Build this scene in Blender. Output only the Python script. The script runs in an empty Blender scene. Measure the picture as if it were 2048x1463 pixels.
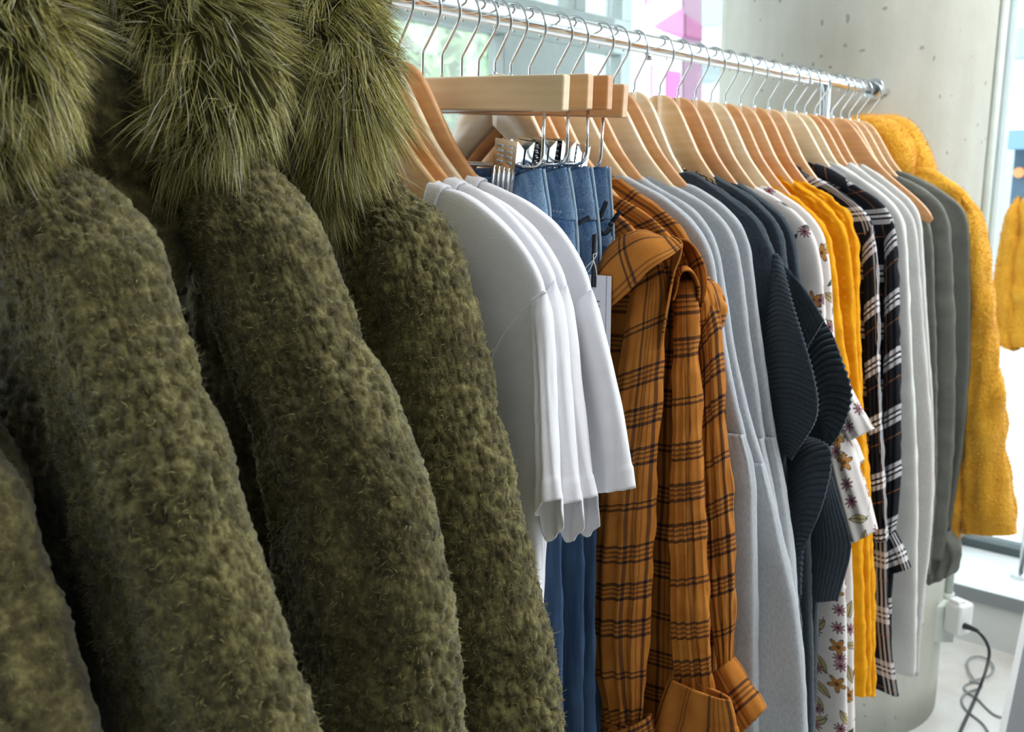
import bpy, math, random
import numpy as np
from mathutils import Vector, Matrix

# ------------------------------------------------------------------ camera, world, lights
S = bpy.context.scene
C = S.collection
FPX, PITCH, YAW, CZ = 1882.0, math.radians(11.1), math.radians(40.4), 1.45
fw = np.array([math.cos(YAW)*math.cos(PITCH), math.sin(YAW)*math.cos(PITCH), -math.sin(PITCH)])
rt = np.array([math.sin(YAW), -math.cos(YAW), 0.0])
up = np.cross(rt, fw)
CAM = np.array([0, 0, CZ])
def un(px, py, ax, val):
    """point seen at a pixel of the 2048x1463 photograph, on the plane axis=val"""
    r = fw + rt*(px-1024)/FPX + up*(731.5-py)/FPX
    return CAM + r*((val-CAM[ax])/r[ax])
cd = bpy.data.cameras.new('camera'); cam = bpy.data.objects.new('camera', cd); C.objects.link(cam)
cd.sensor_width = 36; cd.lens = FPX/2048*36; cd.clip_start = .02; cd.clip_end = 200
M = Matrix((( rt[0], up[0], -fw[0], 0), (rt[1], up[1], -fw[1], 0), (rt[2], up[2], -fw[2], CZ), (0, 0, 0, 1)))
cam.matrix_world = M
cd.dof.use_dof = True; cd.dof.focus_distance = .92; cd.dof.aperture_fstop = 9.0
S.camera = cam
S.view_settings.view_transform = 'Standard'; S.view_settings.look = 'None'
S.view_settings.exposure = 0.22; S.view_settings.gamma = 1; S.view_settings.use_curve_mapping = False
w = bpy.data.worlds.new('overcast_sky'); S.world = w; w.use_nodes = True
bg = w.node_tree.nodes['Background']; bg.inputs[0].default_value = (.93, .97, 1, 1); bg.inputs[1].default_value = 4.2
def area(name, loc, target, sx, sy, power, col=(1, 1, 1)):
    l = bpy.data.lights.new(name, 'AREA'); l.shape = 'RECTANGLE'; l.size = sx; l.size_y = sy; l.energy = power; l.color = col
    o = bpy.data.objects.new(name, l); C.objects.link(o); o.location = loc
    o.rotation_euler = (Vector(target)-Vector(loc)).to_track_quat('-Z', 'Y').to_euler()
    return o
area('added_softbox', (1.5, -.9, 2.95), (1.2, .5, 1.0), 2.4, 1.2, 42, (.97, .98, 1))  # unseen softbox added overhead to light the rail
area('added_softbox', (-.9, .3, 2.95), (.9, .7, 1.1), 1.6, 1.2, 3.5, (.95, .97, 1))  # weak unseen softbox added as fill from the left
area('added_softbox', (2.6, -.4, 2.95), (2.3, .7, .8), 1.4, 1.2, 24, (.97, .99, 1))  # unseen softbox added above the far end of the rail
rng = np.random.default_rng(7); random.seed(7)

# ------------------------------------------------------------------ helpers
def hexc(h):
    h = h.lstrip('#'); v = [int(h[i:i+2], 16)/255 for i in (0, 2, 4)]
    return tuple((c/12.92 if c <= .04045 else ((c+.055)/1.055)**2.4) for c in v)+(1,)
class NT:
    def __init__(s, name):
        s.m = bpy.data.materials.new(name); s.m.use_nodes = True
        s.t = s.m.node_tree; s.n = s.t.nodes; s.b = s.n['Principled BSDF']
    def put(s, sock, v):
        if hasattr(v, 'is_output'): s.t.links.new(v, sock)
        else: sock.default_value = v
    def math(s, op, a, b=0.0, c=0.0):
        n = s.n.new('ShaderNodeMath'); n.operation = op
        for i, v in enumerate((a, b, c)):
            if i < len(n.inputs): s.put(n.inputs[i], v)
        return n.outputs[0]
    def uv(s):
        n = s.n.new('ShaderNodeUVMap'); return n.outputs[0]
    def obj(s):
        return s.n.new('ShaderNodeTexCoord').outputs['Object']
    def sep(s, v):
        n = s.n.new('ShaderNodeSeparateXYZ'); s.put(n.inputs[0], v); return n.outputs
    def comb(s, x, y, z=0.0):
        n = s.n.new('ShaderNodeCombineXYZ'); s.put(n.inputs[0], x); s.put(n.inputs[1], y); s.put(n.inputs[2], z); return n.outputs[0]
    def mapping(s, v, scale, loc=(0, 0, 0)):
        n = s.n.new('ShaderNodeMapping'); s.put(n.inputs[0], v); n.inputs[3].default_value = scale; n.inputs[1].default_value = loc; return n.outputs[0]
    def noise(s, v, sc, det=2.0, rough=.5):
        n = s.n.new('ShaderNodeTexNoise'); s.put(n.inputs['Vector'], v); n.inputs['Scale'].default_value = sc
        n.inputs['Detail'].default_value = det; n.inputs['Roughness'].default_value = rough; return n.outputs[0]
    def voro(s, v, sc, feat='F1', rnd=1.0, dim='3D'):
        n = s.n.new('ShaderNodeTexVoronoi'); n.voronoi_dimensions = dim; n.feature = feat; s.put(n.inputs['Vector'], v)
        n.inputs['Scale'].default_value = sc; n.inputs['Randomness'].default_value = rnd; return n
    def ramp(s, f, stops, interp='LINEAR'):
        n = s.n.new('ShaderNodeValToRGB'); s.put(n.inputs[0], f); r = n.color_ramp; r.interpolation = interp
        while len(r.elements) > 1: r.elements.remove(r.elements[-1])
        r.elements[0].position, r.elements[0].color = stops[0][0], stops[0][1]
        for p, c in stops[1:]:
            e = r.elements.new(p); e.color = c
        return n.outputs[0]
    def mix(s, f, a, b, mode='MIX'):
        n = s.n.new('ShaderNodeMix'); n.data_type = 'RGBA'; n.blend_type = mode
        s.put(n.inputs[0], f); s.put(n.inputs[6], a); s.put(n.inputs[7], b); return n.outputs[2]
    def bump(s, h, strength=.3, dist=.001):
        n = s.n.new('ShaderNodeBump'); s.put(n.inputs['Height'], h); n.inputs['Strength'].default_value = strength
        n.inputs['Distance'].default_value = dist; s.t.links.new(n.outputs[0], s.b.inputs['Normal'])
    def fin(s, col=None, rough=.8, metal=0.0, sheen=0.0, spec=.5, trans=0.0, sub=0.0):
        b = s.b
        if col is not None: s.put(b.inputs['Base Color'], col)
        s.put(b.inputs['Roughness'], rough); b.inputs['Metallic'].default_value = metal
        b.inputs['Sheen Weight'].default_value = sheen; b.inputs['Specular IOR Level'].default_value = spec
        b.inputs['Transmission Weight'].default_value = trans
        return s.m
def W(v): return (v, v, v, 1)

def simple(name, h, rough=.6, metal=0.0, nsc=0, namp=.1, spec=.5, bump=0, bsc=300):
    t = NT(name); c = hexc(h)
    if nsc:
        f = t.noise(t.obj(), nsc, 3)
        d = tuple(x*(1-namp) for x in c[:3])+(1,); e = tuple(min(1, x*(1+namp)) for x in c[:3])+(1,)
        col = t.ramp(f, [(.3, d), (.7, e)])
    else: col = c
    if bump: t.bump(t.noise(t.obj(), bsc, 2), bump)
    return t.fin(col, rough, metal, spec=spec)

def stripes(t, x, period, bands):
    """bands: (start, width, value) in metres inside one period"""
    f = t.math('FRACT', t.math('ADD', t.math('DIVIDE', x, period), 50.0))
    st = [(0.0, W(0))]
    for a, wd, v in bands:
        st.append((a/period, W(v))); st.append(((a+wd)/period, W(0)))
    return t.ramp(f, st, 'CONSTANT')

def weave(t, uvv, amp=.35, sc=1100):
    a = t.noise(t.mapping(uvv, (1, .25, 1)), sc, 1); b = t.noise(t.mapping(uvv, (.25, 1, 1)), sc, 1)
    return t.math('MULTIPLY', t.math('ADD', a, b), amp)

def make_mesh(name, V, Fq, mat, parent=None, uv=None, smooth=True, solid=0.0, mats=None):
    V = np.asarray(V, dtype=np.float32).reshape(-1, 3); Fq = np.asarray(Fq, dtype=np.int32)
    me = bpy.data.meshes.new(name)
    n = Fq.shape[1]
    me.vertices.add(len(V)); me.vertices.foreach_set('co', V.ravel())
    me.loops.add(Fq.size); me.loops.foreach_set('vertex_index', Fq.ravel())
    me.polygons.add(len(Fq)); me.polygons.foreach_set('loop_start', np.arange(0, Fq.size, n, dtype=np.int32))
    me.polygons.foreach_set('loop_total', np.full(len(Fq), n, dtype=np.int32))
    if smooth: me.polygons.foreach_set('use_smooth', np.ones(len(Fq), dtype=bool))
    if uv is not None:
        l = me.uv_layers.new(name='UVMap'); l.data.foreach_set('uv', np.asarray(uv, dtype=np.float32).reshape(-1, 2)[Fq.ravel()].ravel() if len(uv) == len(V) else np.asarray(uv, dtype=np.float32).ravel())
    me.update(calc_edges=True)
    me.materials.append(mat)
    o = bpy.data.objects.new(name, me); C.objects.link(o)
    if parent is not None: o.parent = parent
    if solid:
        md = o.modifiers.new('thick', 'SOLIDIFY'); md.thickness = solid; md.offset = -1
    return o

def empty(name, loc=(0, 0, 0)):
    o = bpy.data.objects.new(name, None); C.objects.link(o); o.empty_display_size = .05
    o.location = loc
    if loc != (0, 0, 0): bpy.context.view_layer.update()
    return o
def tag(o, label, cat, group=None):
    o['label'] = label; o['category'] = cat
    if group: o['group'] = group
    return o
def struct(o): o['kind'] = 'structure'; return o

class PB:
    """collects polygons (any size) in world or local space"""
    def __init__(s): s.v = []; s.f = []
    def add(s, vs, fs):
        k = len(s.v); s.v += [tuple(map(float, v)) for v in vs]; s.f += [tuple(i+k for i in f) for f in fs]; return s
    def box(s, c, d, R=None, bev=0.0):
        hx, hy, hz = d[0]/2, d[1]/2, d[2]/2
        if bev:
            vs = []
            def sh(ix):  # chamfered along all edges: 24 verts
                pass
        P = np.array([(x*hx, y*hy, z*hz) for x in (-1, 1) for y in (-1, 1) for z in (-1, 1)])
        if R is not None: P = P @ np.array(R).T
        P = P+np.array(c)
        return s.add(P, [(0, 1, 3, 2), (4, 6, 7, 5), (0, 4, 5, 1), (2, 3, 7, 6), (0, 2, 6, 4), (1, 5, 7, 3)])
    def tube(s, pts, r, n=10, cap=True):
        pts = np.array(pts, float); rs = np.full(len(pts), r) if np.isscalar(r) else np.array(r)
        T = np.gradient(pts, axis=0); T /= np.linalg.norm(T, axis=1)[:, None]+1e-12
        a = np.array([0, 0, 1.]) if abs(T[0][2]) < .9 else np.array([1., 0, 0])
        u = np.cross(T[0], a); u /= np.linalg.norm(u); vs = []
        for i in range(len(pts)):
            u = u-T[i]*(u@T[i]); u /= np.linalg.norm(u); v = np.cross(T[i], u)
            for k in range(n):
                an = 2*math.pi*k/n; vs.append(pts[i]+rs[i]*(math.cos(an)*u+math.sin(an)*v))
        fs = [(i*n+k, i*n+(k+1) % n, (i+1)*n+(k+1) % n, (i+1)*n+k) for i in range(len(pts)-1) for k in range(n)]
        if cap: fs += [tuple(range(n))[::-1], tuple(range((len(pts)-1)*n, len(pts)*n))]
        return s.add(vs, fs)
    def prism(s, poly, axis_vec, origin=(0, 0, 0)):
        """poly: list of 3D points, extruded by axis_vec"""
        P = np.array(poly, float); Q = P+np.array(axis_vec); n = len(P)
        fs = [tuple(range(n))[::-1], tuple(range(n, 2*n))]+[(i, (i+1) % n, n+(i+1) % n, n+i) for i in range(n)]
        return s.add(np.vstack([P, Q]), fs)
    def build(s, name, mat, parent=None, smooth=False, bevel=0.0, seg=2):
        me = bpy.data.meshes.new(name); me.from_pydata(s.v, [], s.f); me.update()
        if smooth: me.polygons.foreach_set('use_smooth', np.ones(len(me.polygons), dtype=bool))
        me.materials.append(mat); o = bpy.data.objects.new(name, me); C.objects.link(o)
        if parent is not None: o.parent = parent
        if bevel:
            b = o.modifiers.new('edge', 'BEVEL'); b.width = bevel; b.segments = seg; b.limit_method = 'ANGLE'; b.angle_limit = math.radians(40)
        return o

def chaikin(P, it=2):
    P = np.array(P, float)
    for _ in range(it):
        Q = [P[0]]
        for a, b in zip(P[:-1], P[1:]): Q += [a*.75+b*.25, a*.25+b*.75]
        Q.append(P[-1]); P = np.array(Q)
    return P
def resample(P, n, smooth=2, dens=None):
    P = chaikin(P, smooth) if smooth else np.array(P, float)
    d = np.r_[0, np.cumsum(np.linalg.norm(np.diff(P, axis=0), axis=1))]
    t = np.linspace(0, 1, n) if dens is None else dens
    return np.stack([np.interp(t*d[-1], d, P[:, k]) for k in range(P.shape[1])], 1), d[-1]
class SN:
    """smooth random field of two variables"""
    def __init__(s, seed, k=10, f=1.0):
        r = np.random.default_rng(seed); s.k = r.normal(0, f, (k, 2)); s.p = r.uniform(0, 6.28, k); s.a = r.uniform(.4, 1, k); s.a /= np.sqrt((s.a**2).sum()/2)
    def __call__(s, x, y):
        o = 0
        for (a, b), p, w_ in zip(s.k, s.p, s.a): o = o+w_*np.sin(a*x+b*y+p)
        return o

def grid_normals(G, wrap):
    if wrap: du = np.roll(G, -1, 1)-np.roll(G, 1, 1)
    else: du = np.gradient(G, axis=1)
    dv = np.gradient(G, axis=0)
    N = np.cross(du, dv); N /= np.linalg.norm(N, axis=2)[..., None]+1e-12
    c = G.mean(axis=1, keepdims=True)
    if wrap and ((G-c)*N).sum() < 0: N = -N
    return N
def grid_faces(r, n, wrap):
    i, k = np.meshgrid(np.arange(r-1), np.arange(n if wrap else n-1), indexing='ij')
    k2 = (k+1) % n
    return np.stack([i*n+k, i*n+k2, (i+1)*n+k2, (i+1)*n+k], -1).reshape(-1, 4)

def ptz(pts, X):
    """pixel polyline (px,py[,dX]) -> (x,y,z) on planes X"""
    return [un(p[0], p[1], 0, X+(p[2] if len(p) > 2 else 0)) for p in pts]

def tube_between(name, O, I, t, mat, parent, rows=70, ring=72, tprof=None, fold=(0, 3, 0), sag=(0, 0), disp=None, pw=.75,
                 solid=.0012, seed=1, crumple=0.0, hemridge=0.0, smooth=2, uvoff=(0, 0), theta=None, lowback=None, uvscale=1.0, both=1.0, ret=False, dens=None):
    """soft flat tube lofted between an outer (viewer side) and an inner 3-D polyline; open at both ends"""
    O, L = resample(O, rows, smooth, dens); I, _ = resample(I, rows, smooth, dens)
    th = np.linspace(0, 2*math.pi, ring, endpoint=False) if theta is None else theta
    n = len(th); a = np.cos(th)[None, :]; sd = np.sin(th)[None, :]
    r = (np.linspace(0, 1, rows) if dens is None else dens)[:, None]
    Mid = (O+I)/2; H = (O-I)/2; hw = np.linalg.norm(H, axis=1)
    G = Mid[:, None, :]+H[:, None, :]*a[..., None]
    tp = (tprof(r[:, 0]) if tprof else np.ones(rows))*t
    G[..., 0] += np.minimum(tp, 1)[:, None]*np.sign(sd)*np.abs(sd)**pw*-1
    f1, nf, f2 = fold
    if f1:
        nz = SN(seed, 8, 1.0)
        ph = np.random.default_rng(seed).uniform(0, 6.28)
        wv = np.sin(a*nf*math.pi+ph+1.2*r+.6*nz(a*2, r*3))*.7+.5*nz(a*nf*1.3, r*1.5)
        env = np.clip(r*3+.1, 0, 1)*(1-f2*(1-r))*(1-.35*np.abs(a)**4)
        G[..., 0] += f1*wv*env*(both+(1-both)*np.where(sd > 0, 1, -1))
    if sag[0] or sag[1]:
        dr = np.where(sd > 0, sag[0], sag[1])
        G[..., 2] -= dr*(1-np.abs(a)**5)*np.exp(-r*9)
    if lowback:   # hem rises/falls: (amount on +x side, amount on inner side)
        e = np.clip((r-.6)/.4, 0, 1)**1.5
        G[..., 2] -= e*(lowback[0]*np.clip(-sd, 0, 1)**.5+lowback[1]*np.clip(-a, -.2, 1)*.8)
    # uv in metres
    dU = np.linalg.norm(np.roll(G, -1, 1)-G, axis=2).mean(axis=0)
    Us = np.r_[0, np.cumsum(dU)][:n]
    rowscale = (hw/hw.max())[:, None]*.0+1
    U = np.broadcast_to(Us[None, :], (rows, n))*rowscale
    Vv = np.broadcast_to(r*L, (rows, n))
    N = grid_normals(G, True)
    if crumple:
        cz = SN(seed+5, 14, 1.0); G = G+N*(crumple*cz(U*55, Vv*38)*.5+crumple*.5*cz(U*20+4, Vv*90))[..., None]
    if hemridge:
        e = (Vv > L-.022).astype(float); e = np.clip((Vv-(L-.023))/.002, 0, 1)
        G = G+N*(e*hemridge)[..., None]
    if disp is not None:
        G = G+N*disp(U, Vv)[..., None]
    F = grid_faces(rows, n, True)
    uvv = np.stack([U+uvoff[0], -Vv+uvoff[1]], -1).reshape(-1, 2)*uvscale
    # per-loop uv so that the seam does not wrap
    uvl = uvv[F.ravel()].reshape(-1, 4, 2).copy()
    seam = (F[:, 0] % n) == n-1
    uvl[seam, 1, 0] = uvl[seam, 0, 0]+dU[-1]*uvscale; uvl[seam, 2, 0] = uvl[seam, 0, 0]+dU[-1]*uvscale
    o = make_mesh(name, G.reshape(-1, 3), F, mat, parent, uv=uvl.reshape(-1, 2), solid=solid)
    if ret: return o, G, N
    return o

def sheet(name, A, B, mat, parent, rows=80, cols=30, disp=None, wave=None, solid=.002, smooth=2, seed=3):
    """single curved sheet between two 3-D polylines"""
    A, L = resample(A, rows, smooth); B, _ = resample(B, rows, smooth)
    v = np.linspace(0, 1, cols)[None, :, None]; G = A[:, None]*(1-v)+B[:, None]*v
    r = np.linspace(0, 1, rows)[:, None]; vv = np.linspace(0, 1, cols)[None, :]
    if wave is not None: G = G+wave(r, vv)
    wd = np.linalg.norm(A-B, axis=1).max()
    U = np.broadcast_to(vv*wd, (rows, cols)); Vv = np.broadcast_to(r*L, (rows, cols))
    N = grid_normals(G, False)
    if disp is not None: G = G+N*disp(U, Vv)[..., None]
    return make_mesh(name, G.reshape(-1, 3), grid_faces(rows, cols, False), mat, parent,
                     uv=np.stack([U, -Vv], -1).reshape(-1, 2), solid=solid)

def strands(name, roots, dirs, length, width, mat, parent, seg=5, grav=.0, curl=0.0, bend=None, seed=1):
    """thin tapering ribbons, one per root"""
    r = np.random.default_rng(seed); n = len(roots)
    dirs = dirs/(np.linalg.norm(dirs, axis=1)[:, None]+1e-9)
    side = np.cross(dirs, r.normal(0, 1, (n, 3))); side /= np.linalg.norm(side, axis=1)[:, None]+1e-9
    P = roots.copy(); d = dirs.copy(); V = np.zeros((n, seg+1, 2, 3)); length = np.broadcast_to(length, (n,))
    cv = r.normal(0, 1, (n, 3))
    for i in range(seg+1):
        t = i/seg; wd = width*(1-t**2*.92)
        V[:, i, 0] = P-side*wd/2; V[:, i, 1] = P+side*wd/2
        d = d+np.array([0, 0, -grav])/seg+(cv*curl/seg)
        if bend is not None: d = d+bend/seg
        if curl: cv = np.cross(d, cv)*.8+cv*.4+r.normal(0, .3, (n, 3))
        d /= np.linalg.norm(d, axis=1)[:, None]
        P = P+d*(length/seg)[:, None]
    base = (np.arange(n)*(seg+1)*2)[:, None]; k = (np.arange(seg)*2)[None, :]
    F = np.stack([base+k, base+k+1, base+k+3, base+k+2], -1).reshape(-1, 4)
    u = np.broadcast_to(r.uniform(0, 1, n)[:, None, None], (n, seg+1, 2)); v = np.broadcast_to(np.linspace(0, 1, seg+1)[None, :, None], (n, seg+1, 2))
    o = make_mesh(name, V.reshape(-1, 3), F, mat, parent, uv=np.stack([u, v], -1).reshape(-1, 2))
    return o

# ------------------------------------------------------------------ materials
def concrete():
    t = NT('cast_concrete'); o = t.obj()
    n1 = t.noise(o, 3.0, 5, .6); n2 = t.noise(t.mapping(o, (1, 1, .15)), 9, 4, .6)
    f = t.math('ADD', t.math('MULTIPLY', n1, .6), t.math('MULTIPLY', n2, .4))
    col = t.ramp(f, [(.3, hexc('b2b1a5')), (.5, hexc('c2c2b8')), (.7, hexc('d2d2cb'))])
    nd = t.n.new('ShaderNodeVectorMath'); nd.operation = 'ADD'; t.put(nd.inputs[0], t.mapping(o, (1, 1, .8))); nn = t.n.new('ShaderNodeTexNoise'); nn.inputs['Scale'].default_value = 38; t.put(nn.inputs['Vector'], o)
    sc_ = t.n.new('ShaderNodeVectorMath'); sc_.operation = 'SCALE'; t.put(sc_.inputs[0], nn.outputs['Color']); sc_.inputs[3].default_value = .022; t.put(nd.inputs[1], sc_.outputs[0])
    v = t.voro(nd.outputs[0], 27, rnd=1.0)
    pit = t.math('LESS_THAN', v.outputs['Distance'], t.math('MULTIPLY', t.noise(o, 7.3, 1), .25))
    pit = t.math('MULTIPLY', pit, t.math('GREATER_THAN', t.noise(o, 4.7, 1), .44))
    col = t.mix(t.math('MULTIPLY', pit, .6), col, hexc('7b7b74'))
    t.bump(t.math('SUBTRACT', t.noise(o, 60, 3), t.math('MULTIPLY', pit, 2)), .35, .002)
    return t.fin(col, .9, spec=.2)
M_CONC = concrete()
def woodmat(name, a, b, rough=.32):
    t = NT(name); o = t.mapping(t.obj(), (9, 2.2, 9)); info = t.n.new('ShaderNodeObjectInfo')
    wv = t.n.new('ShaderNodeTexWave'); wv.wave_type = 'BANDS'; wv.bands_direction = 'Z'; t.put(wv.inputs[0], o)
    wv.inputs['Scale'].default_value = 3.0; wv.inputs['Distortion'].default_value = 5; wv.inputs['Detail'].default_value = 3; wv.inputs['Detail Scale'].default_value = 1.2
    f = t.math('ADD', t.math('MULTIPLY', wv.outputs['Fac'], .12), t.math('MULTIPLY', t.noise(t.mapping(t.obj(), (9, 1.5, 9)), 6, 3), .85))
    col = t.ramp(f, [(.25, hexc(a)), (.75, hexc(b))])
    t.b.inputs['Coat Weight'].default_value = .5; t.b.inputs['Coat Roughness'].default_value = .15
    return t.fin(col, rough)
M_WOOD = woodmat('varnished_beech', 'dba873', 'e9c294'); M_WOODB = woodmat('orange_beech', 'cf9058', 'e0a870'); M_WOODC = woodmat('pale_maple', 'e2c59c', 'eedbb8')
M_NOTCH = simple('bare_wood_end_grain', 'e6b290', .7, nsc=300, namp=.12)
M_CHROME = simple('polished_chrome', 'dfe3e6', .12, 1.0)
M_STEEL = simple('hook_wire_steel', 'cdd1d4', .2, 1.0)
def bouclemat():
    t = NT('olive_boucle_wool'); o = t.obj()
    g = t.n.new('ShaderNodeNewGeometry').outputs['Pointiness']
    n = t.noise(o, 90, 3, .6); n2 = t.noise(o, 14, 2)
    f = t.math('ADD', t.math('MULTIPLY', n, .75), t.math('MULTIPLY', n2, .25))
    col = t.ramp(f, [(.32, hexc('36311e')), (.5, hexc('5e5738')), (.68, hexc('8f8759'))])
    t.bump(t.noise(o, 520, 2, .7), .9, .0012)
    return t.fin(col, .95, sheen=.25, spec=.1)
M_BOUCLE = bouclemat()
M_FUZZ = NT('olive_wool_fibre'); M_FUZZ = M_FUZZ.fin(M_FUZZ.ramp(M_FUZZ.sep(M_FUZZ.uv())[0], [(0, hexc('5e5936')), (.6, hexc('958e58')), (1, hexc('bdb47e'))]), .9, spec=.15)
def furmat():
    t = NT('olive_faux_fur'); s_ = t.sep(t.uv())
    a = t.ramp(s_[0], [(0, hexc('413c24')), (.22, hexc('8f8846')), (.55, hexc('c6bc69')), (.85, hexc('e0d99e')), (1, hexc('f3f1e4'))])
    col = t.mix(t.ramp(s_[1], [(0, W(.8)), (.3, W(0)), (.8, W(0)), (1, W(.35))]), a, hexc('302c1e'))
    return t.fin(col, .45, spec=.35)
M_FUR = furmat()
M_FURBASE = simple('fur_backing_olive', '3b3820', .95, spec=.1)
M_YFUR = NT('mustard_fur_pile'); M_YFUR = M_YFUR.fin(M_YFUR.ramp(M_YFUR.sep(M_YFUR.uv())[0], [(0, hexc('dd9c25')), (.5, hexc('f0b438')), (1, hexc('f8cd68'))]), .7, spec=.2)
def yfb():
    t = NT('mustard_plush'); o = t.obj()
    col = t.ramp(t.noise(o, 12, 4, .6), [(.3, hexc('dc9e2c')), (.7, hexc('f0b840'))]); t.bump(t.noise(o, 150, 3), .8, .004)
    return t.fin(col, .95, sheen=.3, spec=.1)
M_YPLUSH = yfb()
def knitjersey(name, h, var=.12, rough=.85, sc=900, melange=0.0, fine=.25, sheen=.0):
    t = NT(name); u = t.uv(); c = hexc(h)
    f = t.noise(t.mapping(u, (1, .35, 1)), 420, 3, .7) if melange else t.noise(u, 60, 2)
    k = melange or var*.4
    col = t.ramp(f, [(.3, tuple(x*(1-k) for x in c[:3])+(1,)), (.7, tuple(min(1, x*(1+k)) for x in c[:3])+(1,))])
    t.bump(weave(t, u, 1, sc), fine, .0006)
    return t.fin(col, rough, sheen=sheen, spec=.2)
M_TEE = knitjersey('white_cotton_jersey', 'f1f0f5', .04, fine=.35)
M_TEERIB = knitjersey('white_rib_knit', 'eeedf3', .05, sc=500, fine=.6)
M_GREY = knitjersey('heather_grey_jersey', 'b4b8bd', melange=.16, fine=.3)
M_LGREY = knitjersey('pale_grey_knit', 'cfcdca', melange=.1, fine=.5, sc=500)
M_LWHITE = knitjersey('off_white_knit', 'e2e2de', melange=.06, fine=.5, sc=500)
M_SAGE = knitjersey('grey_green_twill', '6d6f67', .2, rough=.6, fine=.2)
M_BLACKK = knitjersey('charcoal_knit', '343e47', melange=.3, fine=.9, sc=350, sheen=.15)
def denim():
    t = NT('washed_blue_denim'); u = t.uv()
    f = t.math('ADD', t.math('MULTIPLY', t.noise(t.mapping(u, (1, .25, 1)), 38, 4, .6), .7), t.math('MULTIPLY', t.noise(t.mapping(u, (1, .3, 1)), 1300, 2), .5))
    col = t.ramp(f, [(.4, hexc('2c4c74')), (.56, hexc('527aa8')), (.72, hexc('95b2cf'))])
    t.bump(weave(t, u, 1, 1300), .5, .0006)
    return t.fin(col, .85, spec=.2)
M_DENIM = denim()
def denimd():
    t = NT('dark_blue_denim_leg'); u = t.uv()
    f = t.math('ADD', t.math('MULTIPLY', t.noise(t.mapping(u, (1, .1, 1)), 60, 3, .6), .6), t.math('MULTIPLY', t.noise(u, 1400, 2), .45))
    col = t.ramp(f, [(.4, hexc('2b425e')), (.65, hexc('4e688a'))]); t.bump(weave(t, u, 1, 1300), .5, .0006)
    return t.fin(col, .85, spec=.2)
M_DENIMD = denimd()
M_STITCH = simple('pale_blue_stitching', '9fb6c6', .8)
def plaid_orange():
    t = NT('rust_plaid_cotton'); u = t.sep(t.uv())
    wob = t.math('MULTIPLY', t.math('SUBTRACT', t.noise(t.uv(), 12, 1), .5), .004)
    su = stripes(t, t.math('ADD', u[0], wob), .100, [(.004, .0045, .85), (.013, .002, .5), (.019, .002, .5), (.025, .002, .5), (.031, .0045, .85), (.066, .0022, .6), (.0715, .0022, .6)])
    sv = stripes(t, t.math('ADD', u[1], wob), .215, [(.004, .004, .95), (.0115, .0024, .75), (.017, .0024, .75), (.0225, .004, .95), (.052, .004, .95), (.0595, .0024, .75), (.065, .0024, .75), (.0705, .004, .95), (.100, .004, .95), (.1075, .0024, .75), (.113, .0024, .75), (.1185, .004, .95), (.165, .003, .9), (.1715, .003, .9)])
    tw = t.noise(t.mapping(t.uv(), (1, 1, 1)), 1500, 1)
    base = t.ramp(t.math('ADD', t.math('MULTIPLY', t.noise(t.uv(), 30, 3), .6), t.math('MULTIPLY', tw, .4)), [(.35, hexc('a86425')), (.65, hexc('c68238'))])
    both = t.math('MULTIPLY', su, sv)
    mx = t.math('MULTIPLY', t.math('MAXIMUM', su, sv), t.math('MULTIPLY_ADD', tw, .5, .62))
    col = t.mix(mx, base, hexc('3f2a22')); col = t.mix(t.math('MULTIPLY', both, 1.1), col, hexc('151a28'))
    t.bump(weave(t, t.uv(), 1, 1300), .4, .0007)
    return t.fin(col, .9, spec=.15)
M_PLAID = plaid_orange()
def plaid_black():
    t = NT('black_and_white_plaid'); u = t.sep(t.uv())
    su = stripes(t, u[0], .095, [(.004, .0035, .5), (.011, .003, .7), (.0175, .0035, .5)])
    sv = stripes(t, u[1], .105, [(.004, .009, .6), (.017, .005, .85), (.026, .009, .6)])
    so = stripes(t, t.math('ADD', u[1], .03), .105, [(.01, .0016, 1)]); so2 = stripes(t, t.math('ADD', u[0], .04), .095, [(.01, .0014, 1)])
    f = t.math('MINIMUM', t.math('ADD', su, sv), 1.0)
    col = t.mix(f, hexc('17181f'), hexc('e6e3e6'))
    col = t.mix(t.math('MULTIPLY', t.math('MAXIMUM', so, so2), .6), col, hexc('b0714a'))
    t.bump(weave(t, t.uv(), 1, 900), .3, .0006)
    return t.fin(col, .85, spec=.2)
M_BPLAID = plaid_black()
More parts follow.
